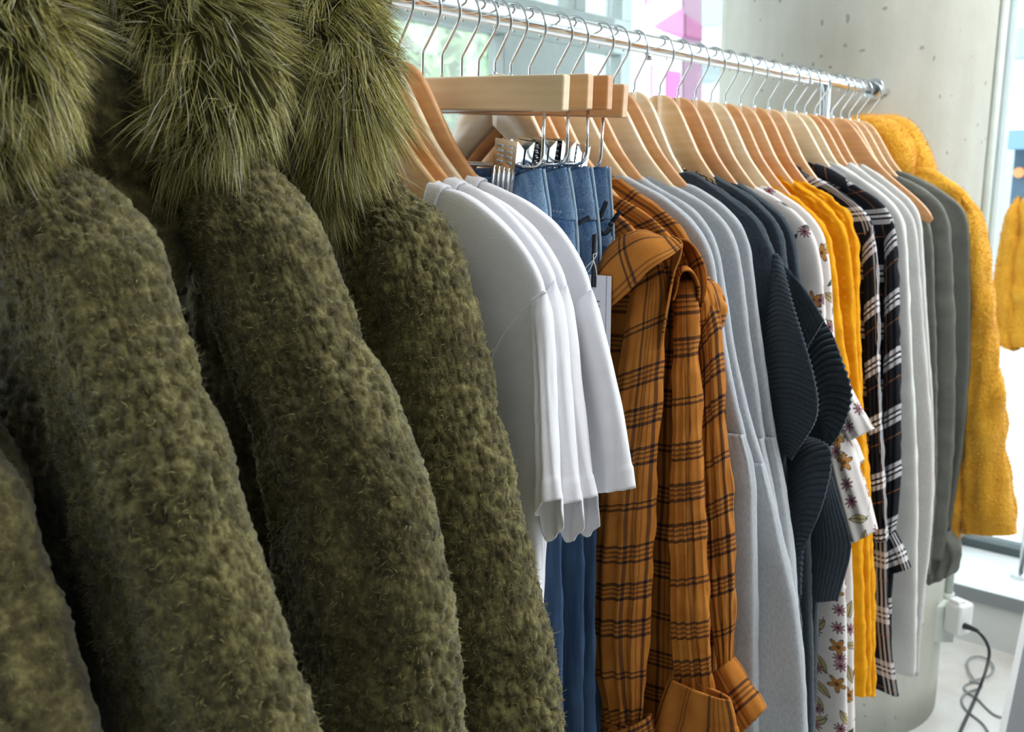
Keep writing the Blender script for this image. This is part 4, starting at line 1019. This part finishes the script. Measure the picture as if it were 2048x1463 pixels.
# ------------------------------------------------------------------ grey-green shirts
SG = 'grey-green shirts near the end of the rail'
ss = [
 (2.012, 'first grey-green shirt, mostly behind the pale grey knits', [(1740, 332), (1770, 345), (1820, 385), (1852, 425), (1864, 470), (1868, 560), (1872, 700), (1874, 850), (1870, 1000), (1862, 1100), (1858, 1150)], None),
 (2.060, 'middle grey-green shirt with a creased shoulder', [(1752, 335), (1790, 347), (1840, 372), (1880, 402), (1898, 440), (1904, 500), (1908, 620), (1912, 740), (1908, 880), (1900, 1000), (1890, 1080), (1884, 1120)], None),
 (2.108, 'last grey-green shirt with rolled cuff, against the mustard fur coat', [(1796, 340), (1830, 352), (1880, 380), (1920, 408), (1936, 435), (1940, 500), (1941, 620), (1938, 750), (1930, 860), (1916, 960), (1904, 1030), (1899, 1070)], 1),
]
for i, (X, lb, ed, cf) in enumerate(ss):
    e = empt('grey_green_shirt', lb, 'shirt', SG, X)
    body(e, X, ptz(ed, X), .016, M_SAGE, sag=(.03, 0), fold=(.007, 5, .35), seed=260+i, rows=110, ring=100, crumple=.0014)
    if cf:
        tube_between('rolled_cuff', P3([(1900, 1060, 0), (1914, 1078, 0), (1927, 1102, 0), (1915, 1130, 0), (1906, 1146, 0)], X-.02), P3([(1858, 1075, 0), (1855, 1100, 0), (1852, 1130, 0), (1852, 1150, 0), (1856, 1168, 0)], X-.02),
                     .024, M_SAGE, e, rows=34, ring=60, fold=(.004, 3, 0), crumple=.004, solid=.004, smooth=1)

# ------------------------------------------------------------------ mustard fur coats
def plush(e, name, O, I, t, rows=90, ring=90, seed=1, nh=9000, ln=.0065, **k):
    cz = SN(seed, 12, 1)
    o, G, N = tube_between(name, O, I, t, M_YPLUSH, e, rows=rows, ring=ring, seed=seed, solid=0, ret=True, disp=lambda U, V: .003*cz(U*45, V*40), **k)
    r = np.random.default_rng(seed)
    i = r.integers(0, rows, nh); j = r.integers(0, ring, nh); i2 = np.clip(i+1, 0, rows-1); f = r.uniform(0, 1, (nh, 1)); g = r.uniform(0, 1, (nh, 1))
    P = (G[i, j]*(1-f)+G[i2, j]*f)*(1-g)+(G[i, (j+1) % ring])*g
    D = N[i, j]*1.0+r.normal(0, .35, (nh, 3))+np.array([0, 0, -.7])
    p = strands('fur_pile', P, D, ln*r.uniform(.6, 1.3, nh), .0009, M_YFUR, o, seg=3, seed=seed); p['kind'] = 'stuff'
    return o
def tuft(par, name, path, rad, X, seed):
    P, _ = resample(P3(path, X), 30, 2); n = 28; cz = SN(seed, 10, 1)
    T = np.gradient(P, axis=0); T /= np.linalg.norm(T, axis=1)[:, None]; G = np.zeros((30, n, 3))
    rr = np.interp(np.linspace(0, 1, 30), np.linspace(0, 1, len(rad)), rad)*np.sqrt(np.clip(1-np.abs(np.linspace(-1, 1, 30))**6, .02, 1))
    for i in range(30):
        u = np.cross(T[i], [1, 0, 0]); u /= np.linalg.norm(u); v = np.cross(T[i], u)
        for k in range(n):
            a = 2*math.pi*k/n; G[i, k] = P[i]+rr[i]*(math.cos(a)*u+math.sin(a)*v*1.0)
    N = grid_normals(G, True); U, V = np.meshgrid(np.arange(n)*.01, np.arange(30)*.01)
    G = G+N*(.004*cz(U*20, V*20))[..., None]
    o = make_mesh(name, G.reshape(-1, 3), grid_faces(30, n, True), M_YPLUSH, par)
    r = np.random.default_rng(seed); nh = 4000; i = r.integers(0, 29, nh); j = r.integers(0, n, nh); f = r.uniform(0, 1, (nh, 1))
    s = strands('fur_pile', G[i, j]*f+G[i+1, (j+1) % n]*(1-f), N[i, j]+r.normal(0, .4, (nh, 3)), .007, .0009, M_YFUR, o, seg=3, seed=seed); s['kind'] = 'stuff'
e = tag(empty('mustard_fur_coat'), 'mustard yellow faux fur coat with hood at the end of the rail', 'coat')
X = 2.165
ED = [(1762, 262), (1790, 290), (1840, 338), (1895, 362), (1945, 402), (1972, 455), (1985, 540), (1993, 650), (2002, 760), (2014, 880), (2024, 980), (2032, 1066)]
O = ptz(ED, X+.01); I = mir(O)
plush(e, 'body', [p+np.array([.01, .004*max(0, k-3), 0]) for k, p in enumerate(O)], mir([p+np.array([.01, .004*max(0, k-3), 0]) for k, p in enumerate(O)]), .030, fold=(.006, 3, .4), sag=(.02, 0), seed=300)
plush(e, 'sleeve', ptz([(1925, 392), (1962, 425), (1982, 520), (1994, 650), (2003, 760), (2015, 880), (2025, 980), (2033, 1064)], X-.02), ptz([(1905, 430), (1918, 480), (1925, 560), (1928, 680), (1928, 800), (1926, 920), (1924, 1000), (1922, 1062)], X-.02), .030,
      tprof=lambda r: np.clip(r*9+.12, 0, 1)**.5, fold=(.004, 2, .3), seed=301)
plush(e, 'front_panel', ptz([(1905, 700), (1920, 850), (1924, 980), (1922, 1040), (1916, 1082)], X-.03), ptz([(1850, 700), (1852, 850), (1860, 980), (1868, 1040), (1876, 1082)], X-.03), .02, seed=302, nh=3000)
tuft(e, 'hood', [(1690, 250, 0), (1740, 258, 0), (1785, 285, 0), (1800, 330, 0), (1805, 370, 0)], [.02, .032, .038, .034, .018], X-.01, 310)
tuft(e, 'hood', [(1700, 262, 0), (1760, 262, 0), (1805, 275, 0), (1828, 320, 0), (1850, 375, 0), (1870, 405, 0)], [.02, .03, .036, .034, .028, .015], X+.03, 311)

# second mustard coat on a dress form standing on the window ledge
e = tag(empty('mustard_fur_jacket'), 'cropped mustard faux fur jacket on a stand at the window, cut by the right edge', 'jacket')
X = 3.26
def pa(l, dx=0): return [un(a, b_, 0, X+dx) for a, b_ in l]
plush(e, 'body', pa([(2060, 392), (2035, 412), (2020, 450), (2010, 520), (2003, 600), (2000, 650), (2000, 680)]), pa([(2135, 405), (2165, 430), (2180, 470), (2190, 540), (2196, 620), (2200, 670), (2202, 710)]), .09, fold=(.006, 3, .4), seed=320, rows=60, ring=60, ln=.008)
plush(e, 'sleeve', pa([(2040, 392), (2016, 420), (2003, 465), (1994, 520), (1988, 580), (1988, 640), (1996, 684)], -.04), pa([(2048, 430), (2046, 470), (2044, 520), (2038, 580), (2032, 640), (2034, 700)], -.04), .045,
      tprof=lambda r: np.clip(r*9+.12, 0, 1)**.5, fold=(.004, 2, .3), seed=321, rows=50, ring=50, ln=.008)
plush(e, 'sleeve', pa([(2172, 420), (2200, 450), (2215, 510), (2222, 580), (2224, 650), (2220, 700)], -.02), pa([(2160, 450), (2162, 500), (2166, 560), (2170, 620), (2172, 690)], -.02), .045,
      tprof=lambda r: np.clip(r*9+.12, 0, 1)**.5, fold=(.004, 2, .3), seed=322, rows=50, ring=50, ln=.008, nh=5000)
tuft(e, 'collar', [(2062, 395, 0), (2090, 380, -.03), (2120, 388, -.03), (2140, 405, 0)], [.03, .042, .042, .03], X, 323)
cc = un(2105, 600, 0, X)
ds = tag(empty('dress_form'), 'dress form stand under the mustard jacket on the window ledge', 'dress form')
PB().tube([(X, cc[1], z) for z in (lz+.012, .9)], .012, 16).build('pole', M_CHROME, ds, smooth=True)
PB().tube([(X, cc[1], lz), (X, cc[1], lz+.014)], .03, 40).build('base', M_CHROME, ds)
PB().tube([(X, cc[1], .9), (X, cc[1], 1.0), (X, cc[1], 1.25), (X, cc[1], 1.34), (X, cc[1], 1.38)], [.04, .05, .055, .045, .02], 24).build('torso', M_PLASTIC, ds, smooth=True)

# ------------------------------------------------------------------ olive boucle coats with fur-trimmed hoods
def wor(seed, cell):
    r = np.random.default_rng(seed); J = r.uniform(.1, .9, (512, 512, 2)); Hh = r.uniform(.55, 1.0, (512, 512))
    def f(U, V):
        x = U/cell+200; y = V/cell+50; ix = np.floor(x).astype(int); iy = np.floor(y).astype(int); best = np.zeros_like(x)
        for a in (-1, 0, 1):
            for b_ in (-1, 0, 1):
                jx = (ix+a) % 512; jy = (iy+b_) % 512
                d2 = (ix+a+J[jx, jy, 0]-x)**2+(iy+b_+J[jx, jy, 1]-y)**2
                best = np.maximum(best, Hh[jx, jy]*np.sqrt(np.clip(1-d2/.55, 0, 1)))
        return best
    return f
wa, wb = wor(1, .0072), wor(2, .0036); wn = SN(5, 16, 1)
def boucle(U, V):
    k = .75+.35*wn(U*22, V*17)*.5
    return (.0058*wa(U, V)*k+.0018*wb(U+.3, V)+.0018*wn(U*60, V*50))
# ring samples: dense on the seen half (front face and outer edge)
def dense_theta(nf, nb):
    a = np.linspace(-.35, math.pi*.80, nf, endpoint=False); b_ = np.linspace(math.pi*.80, 2*math.pi-.35, nb, endpoint=False)
    return np.r_[a, b_]
CG = 'olive boucle coats with fur-trimmed hoods'
coats = [
 (.215, 'olive boucle coat at the left edge, only its lower sleeve edge in view',
   [(-330, 600), (-200, 700), (-110, 820), (-40, 910), (5, 975), (32, 1060), (62, 1180), (100, 1300), (135, 1400), (165, 1500)], None, 0),
 (.315, 'second olive boucle coat from the left with broad dark sleeve',
   [(60, 335), (150, 345), (215, 385), (265, 445), (298, 510), (322, 600), (355, 690), (400, 790), (436, 900), (462, 1010), (505, 1120), (545, 1235), (585, 1350), (622, 1463), (650, 1550)], 1, 1),
 (.455, 'third olive boucle coat from the left, brightest wool nubs',
   [(390, 262), (450, 280), (520, 325), (585, 390), (632, 465), (660, 545), (700, 635), (748, 730), (800, 840), (848, 950), (884, 1070), (902, 1190), (916, 1310), (930, 1463), (936, 1550)], 1, 2),
 (.595, 'olive boucle coat beside the white t-shirts',
   [(735, 352), (790, 372), (850, 412), (888, 455), (912, 520), (938, 610), (958, 710), (980, 810), (1008, 920), (1034, 1030), (1058, 1140), (1082, 1250), (1102, 1370), (1114, 1463), (1120, 1550)], 1, 3),
]
cz2 = SN(9, 8, 1)
for X, lb, ed, full, idx in coats:
    e = empt('boucle_coat', lb, 'coat', CG, X)
    E_ = ptz(ed, X)
    zl = E_[-1][2]; E_ += [E_[-1]+np.array([0, -.02, -.1]), E_[-1]+np.array([0, -.035, -(zl-.55)])]
    Ln = np.r_[0, np.cumsum(np.linalg.norm(np.diff(np.array(E_), axis=0), axis=1))]; fv = Ln[-3]/Ln[-1]
    dn = lambda n_: np.r_[np.linspace(0, fv, int(n_*.9), endpoint=False), np.linspace(fv, 1, n_-int(n_*.9))]
    bodyE = [p+np.array([.018, .035+.02*min(1, k/5), -.012]) for k, p in enumerate(E_)]
    tube_between('body', bodyE, mir(bodyE), .030, M_BOUCLE, e, rows=130, dens=dn(130), fold=(.008, 3, .4), seed=400+idx, solid=0, theta=dense_theta(110, 40), disp=lambda U, V: boucle(U, V+.1), tprof=lambda r: .6+.4*np.clip(r*4, 0, 1))
    inn = []
    for k, p in enumerate(E_):
        f = Ln[k]/Ln[-3] if k < len(E_)-2 else 1
        wd = .10+.10*f
        if k < 2: wd = .05+.02*k
        inn.append(p+np.array([.006, wd, -.02*(1-f)]))
    rr, gg = (340, 300) if full else (220, 120)
    o, G, N = tube_between('sleeve', [p+np.array([-.012, 0, 0]) for p in E_], [p+np.array([-.012, 0, 0]) for p in inn], .040, M_BOUCLE, e, rows=rr, dens=dn(rr), theta=dense_theta(int(gg*.85), int(gg*.15)), pw=.8,
                 fold=(.007, 2, .4), seed=410+idx, solid=0, disp=boucle, tprof=lambda r: np.clip(r*7+.15, 0, 1)**.5, ret=True)
    far_sleeve(e, E_, inn, .040, M_BOUCLE)
    # loose wool fibres on the visible face
    r = np.random.default_rng(500+idx); nh = 17000 if full else 4000; n = G.shape[1]
    i = r.integers(0, G.shape[0]-1, nh); j = r.integers(0, int(n*.85), nh); f = r.uniform(0, 1, (nh, 1))
    P = G[i, j]*f+G[i+1, (j+1) % n]*(1-f)-N[i, j]*.0006
    s = strands('wool_fibres', P, N[i, j]*.6+r.normal(0, .6, (nh, 3)), r.uniform(.003, .008, nh), .00042, M_FUZZ, o, seg=3, curl=1.1, seed=idx); s['kind'] = 'stuff'

# hoods with long fur trim
def hood(par, path, rad, X, seed, nh, ln, flow, wd=.00048):
    rows, n = 60, 40
    P, _ = resample(P3(path, X), rows, 2); cz = SN(seed, 12, 1)
    T = np.gradient(P, axis=0); T /= np.linalg.norm(T, axis=1)[:, None]; G = np.zeros((rows, n, 3))
    tt = np.linspace(0, 1, rows)
    rr = np.interp(tt, np.linspace(0, 1, len(rad)), rad)*np.sqrt(np.clip(1-np.abs(2*tt-1)**8, .03, 1))
    for i in range(rows):
        u = np.cross(T[i], [1, 0, 0]); u /= np.linalg.norm(u); v = np.cross(T[i], u)
        a = 2*math.pi*np.arange(n)/n
        G[i] = P[i]+rr[i]*(np.cos(a)[:, None]*u+np.sin(a)[:, None]*v*.75)
    N = grid_normals(G, True)
    U, V = np.meshgrid(np.arange(n)/n*6.28, tt*8)
    G = G+N*(.006*cz(np.cos(U)*1.5, V+np.sin(U)))[..., None]
    o = make_mesh('fur_hood', G.reshape(-1, 3), grid_faces(rows, n, True), M_FURBASE, par)
    r = np.random.default_rng(seed)
    i = r.integers(0, rows-1, nh); j = r.integers(0, n, nh); f = r.uniform(0, 1, (nh, 1)); g = r.uniform(0, 1, (nh, 1))
    R = (G[i, j]*f+G[i+1, j]*(1-f))*g+(G[i, (j+1) % n]*f+G[i+1, (j+1) % n]*(1-f))*(1-g)
    Nn = N[i, j]
    # clumps: hairs lean to a shared clump target
    nc = 420; ci = r.integers(0, rows-1, nc); cj = r.integers(0, n, nc); cp = G[ci, cj]
    cdir = r.normal(0, .45, (nc, 3)); clen = r.uniform(.7, 1.35, nc)
    idx = np.zeros(nh, int)
    for k in range(0, nh, 4000):
        idx[k:k+4000] = ((R[k:k+4000, None, :]-cp[None])**2).sum(2).argmin(1)
    Tn = T[i]
    fl_ = np.array([flow]).repeat(nh, 0)
    D = Nn*.42+Tn*1.0+fl_*.35+cdir[idx]*.75+r.normal(0, .10, (nh, 3))
    tip = cp[idx]+(Nn*.4+Tn*.6+fl_*.7)*ln
    pull = (cp[idx]-R); bend = pull/ln*.55+np.array([0, 0, -.28])+fl_*.3+np.array([0, -.25, 0])*np.sin(idx*1.7)[:, None]
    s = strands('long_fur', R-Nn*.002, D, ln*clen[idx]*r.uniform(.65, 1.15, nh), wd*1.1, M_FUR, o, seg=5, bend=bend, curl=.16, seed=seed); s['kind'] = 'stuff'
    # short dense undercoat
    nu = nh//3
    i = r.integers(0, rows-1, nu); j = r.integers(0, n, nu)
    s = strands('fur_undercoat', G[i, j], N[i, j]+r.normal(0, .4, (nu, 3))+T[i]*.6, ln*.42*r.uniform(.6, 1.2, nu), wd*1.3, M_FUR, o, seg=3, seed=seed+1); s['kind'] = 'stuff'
def lining(par, path, rad, X):
    P, _ = resample(P3(path, X), 24, 2)
    rr = np.interp(np.linspace(0, 1, 24), np.linspace(0, 1, len(rad)), rad)*np.sqrt(np.clip(1-np.abs(np.linspace(-1, 1, 24))**6, .02, 1))
    PB().tube(P, rr, 32).build('hood_fabric', M_BOUCLE, par, smooth=True)
fc = [find('second olive boucle'), find('third olive boucle'), find('olive boucle coat beside')]
FL = np.array([-.1, -.6, -.3])
lining(fc[1], [(60, 0, 0), (130, 140, 0), (180, 260, 0), (240, 380, .02), (300, 470, .03), (340, 600, .03)], [.03, .05, .05, .045, .035, .02], .365)
lining(fc[2], [(430, 0, 0), (480, 140, 0), (520, 260, 0), (560, 360, 0)], [.03, .055, .055, .03], .50)
hood(fc[2], [(470, -110, .05), (590, -20, .02), (668, 60, -.005), (692, 160, -.015), (688, 250, -.02), (670, 320, -.02), (660, 400, -.01)], [.036, .052, .058, .056, .050, .038, .018], .57, 601, 24000, .058, FL)
hood(fc[2], [(510, 130, .0), (575, 200, .0), (610, 280, .0), (640, 360, .0), (665, 420, 0)], [.036, .044, .044, .030, .014], .55, 604, 12000, .050, FL)
hood(fc[1], [(120, -130, .05), (270, -50, .02), (390, 40, 0), (450, 130, -.01), (430, 210, -.01), (350, 280, -.01), (290, 350, 0)], [.036, .050, .054, .050, .044, .036, .018], .43, 602, 24000, .050, FL)
hood(fc[1], [(110, 0, 0), (180, 110, 0), (220, 210, 0), (250, 300, 0), (290, 380, 0)], [.034, .044, .044, .032, .012], .405, 605, 14000, .046, FL)
hood(fc[0], [(-200, -160, .04), (-90, -80, .02), (10, 10, 0), (60, 110, 0), (60, 200, 0), (10, 280, 0)], [.030, .042, .048, .044, .038, .020], .285, 603, 20000, .042, FL)
hood(fc[0], [(-120, 40, .0), (-60, 150, .0), (-20, 230, 0), (20, 300, 0)], [.030, .040, .036, .020], .27, 606, 8000, .038, FL)

# ------------------------------------------------------------------ outlet on the column, cords, board
e = tag(empty('outlet_box'), 'pale metal outlet box with conduit fixed to the concrete pillar', 'outlet box')
def at(px, py, dist):
    r = fw + rt*(px-1024)/FPX + up*(731.5-py)/FPX; return CAM+r*(dist/math.hypot(r[0], r[1]))
bc = at(1880, 1240, 2.64)
ang = YAW-math.atan((1880-1024)/FPX/math.cos(PITCH)); R_ = np.array(Matrix.Rotation(ang+math.radians(24), 3, 'Z'))
PB().box(bc, (.05, .062, .105), R_).build('box', M_BOXM, e, bevel=.003)
c_ = at(1899, 1160, 2.68); PB().tube([(c_[0], c_[1], z) for z in (bc[2]+.05, ZC-1.0)], .011, 20).build('conduit', M_BOXM, e, smooth=True)
PB().tube([(c_[0], c_[1], bc[2]+.048), (c_[0], c_[1], bc[2]+.068)], .016, 20).build('connector', M_BOXM, e, smooth=True)
ad = tag(empty('power_adapter'), 'white plastic power adapter plugged into the outlet box', 'adapter')
ac = at(1917, 1232, 2.62)
R2 = np.array(Matrix.Rotation(ang-math.radians(38), 3, 'Z'))
PB().box(ac, (.055, .05, .085), R2).build('housing', M_PLASTIC, ad, bevel=.008, seg=3)
PB().box(ac+R2@np.array([-.01, -.0, .046]), (.03, .03, .012), R2).build('cap', M_PLASTIC, ad, bevel=.003)
cb = tag(empty('power_cable'), 'black power cord running from the adapter down onto the floor', 'cord')
pp = [at(1929, 1251, 2.60), at(1942, 1255, 2.58), at(1957, 1262, 2.57), at(1972, 1280, 2.57), at(1980, 1302, 2.58), at(1976, 1325, 2.60), un(1968, 1352, 2, .05), un(1955, 1385, 2, .006), un(1940, 1420, 2, .006), un(1920, 1463, 2, .006), un(1900, 1520, 2, .006)]
P, _ = resample(pp, 80, 2); PB().tube(P, .0042, 12).build('cable', M_CORD, cb, smooth=True)
P, _ = resample(pp[:3], 12, 1); PB().tube(P, np.linspace(.009, .005, 12), 14).build('plug', M_CORD, cb, smooth=True)
lc = tag(empty('loose_cable'), 'thin grey cable looped loosely on the floor under the black cord', 'cable')
pp = [un(a, b_, 2, .004) for a, b_ in ((2018, 1436), (1992, 1432), (1972, 1415), (1955, 1395), (1935, 1385), (1925, 1372), (1945, 1362), (1962, 1366), (1965, 1374), (1950, 1378), (1930, 1385), (1921, 1400), (1932, 1420), (1950, 1433), (1968, 1448), (1976, 1462))]
P, _ = resample(pp, 120, 3); PB().tube(P, .003, 10).build('cable', M_CORDG, lc, smooth=True)
pp = [un(a, b_, 2, .009) for a, b_ in ((1948, 1358), (1934, 1335), (1936, 1316), (1955, 1310), (1978, 1318), (1990, 1334), (1982, 1350), (1962, 1356), (1940, 1362))]
P, _ = resample(pp, 100, 3); PB().tube(P, .003, 10).build('loop', M_CORDG, lc, smooth=True)
e = tag(empty('display_board'), 'white-edged grey board leaning at the bottom right corner', 'board')
A = un(2016, 1463, 2, .0); Aa = at(2012, 1463, 2.0); Bb = at(2052, 1270, 2.12)
ax = Bb-Aa; dirh = np.array([rt[0], rt[1], 0])*.16+np.array([fw[0], fw[1], 0])*-.10
st = Aa-ax*(Aa[2]/ax[2]) if Aa[2] > 0 else Aa
nrm = np.cross(dirh, ax); nrm /= np.linalg.norm(nrm)
PB().prism([st, st+dirh, Bb+dirh+ax*.6, Bb+ax*.6], nrm*.012).build('panel', simple('grey_board', '8c8f93', .6), e)
d2 = dirh/np.linalg.norm(dirh)
PB().prism([st-d2*.012, st, Bb+ax*.6, Bb-d2*.012+ax*.6], nrm*.02).build('edge', M_PLASTIC, e)

# tidy: drop prototypes that stayed unused
for k, p in protos.items():
    if k not in used:
        for ch in list(p.children): bpy.data.objects.remove(ch)
        bpy.data.objects.remove(p)
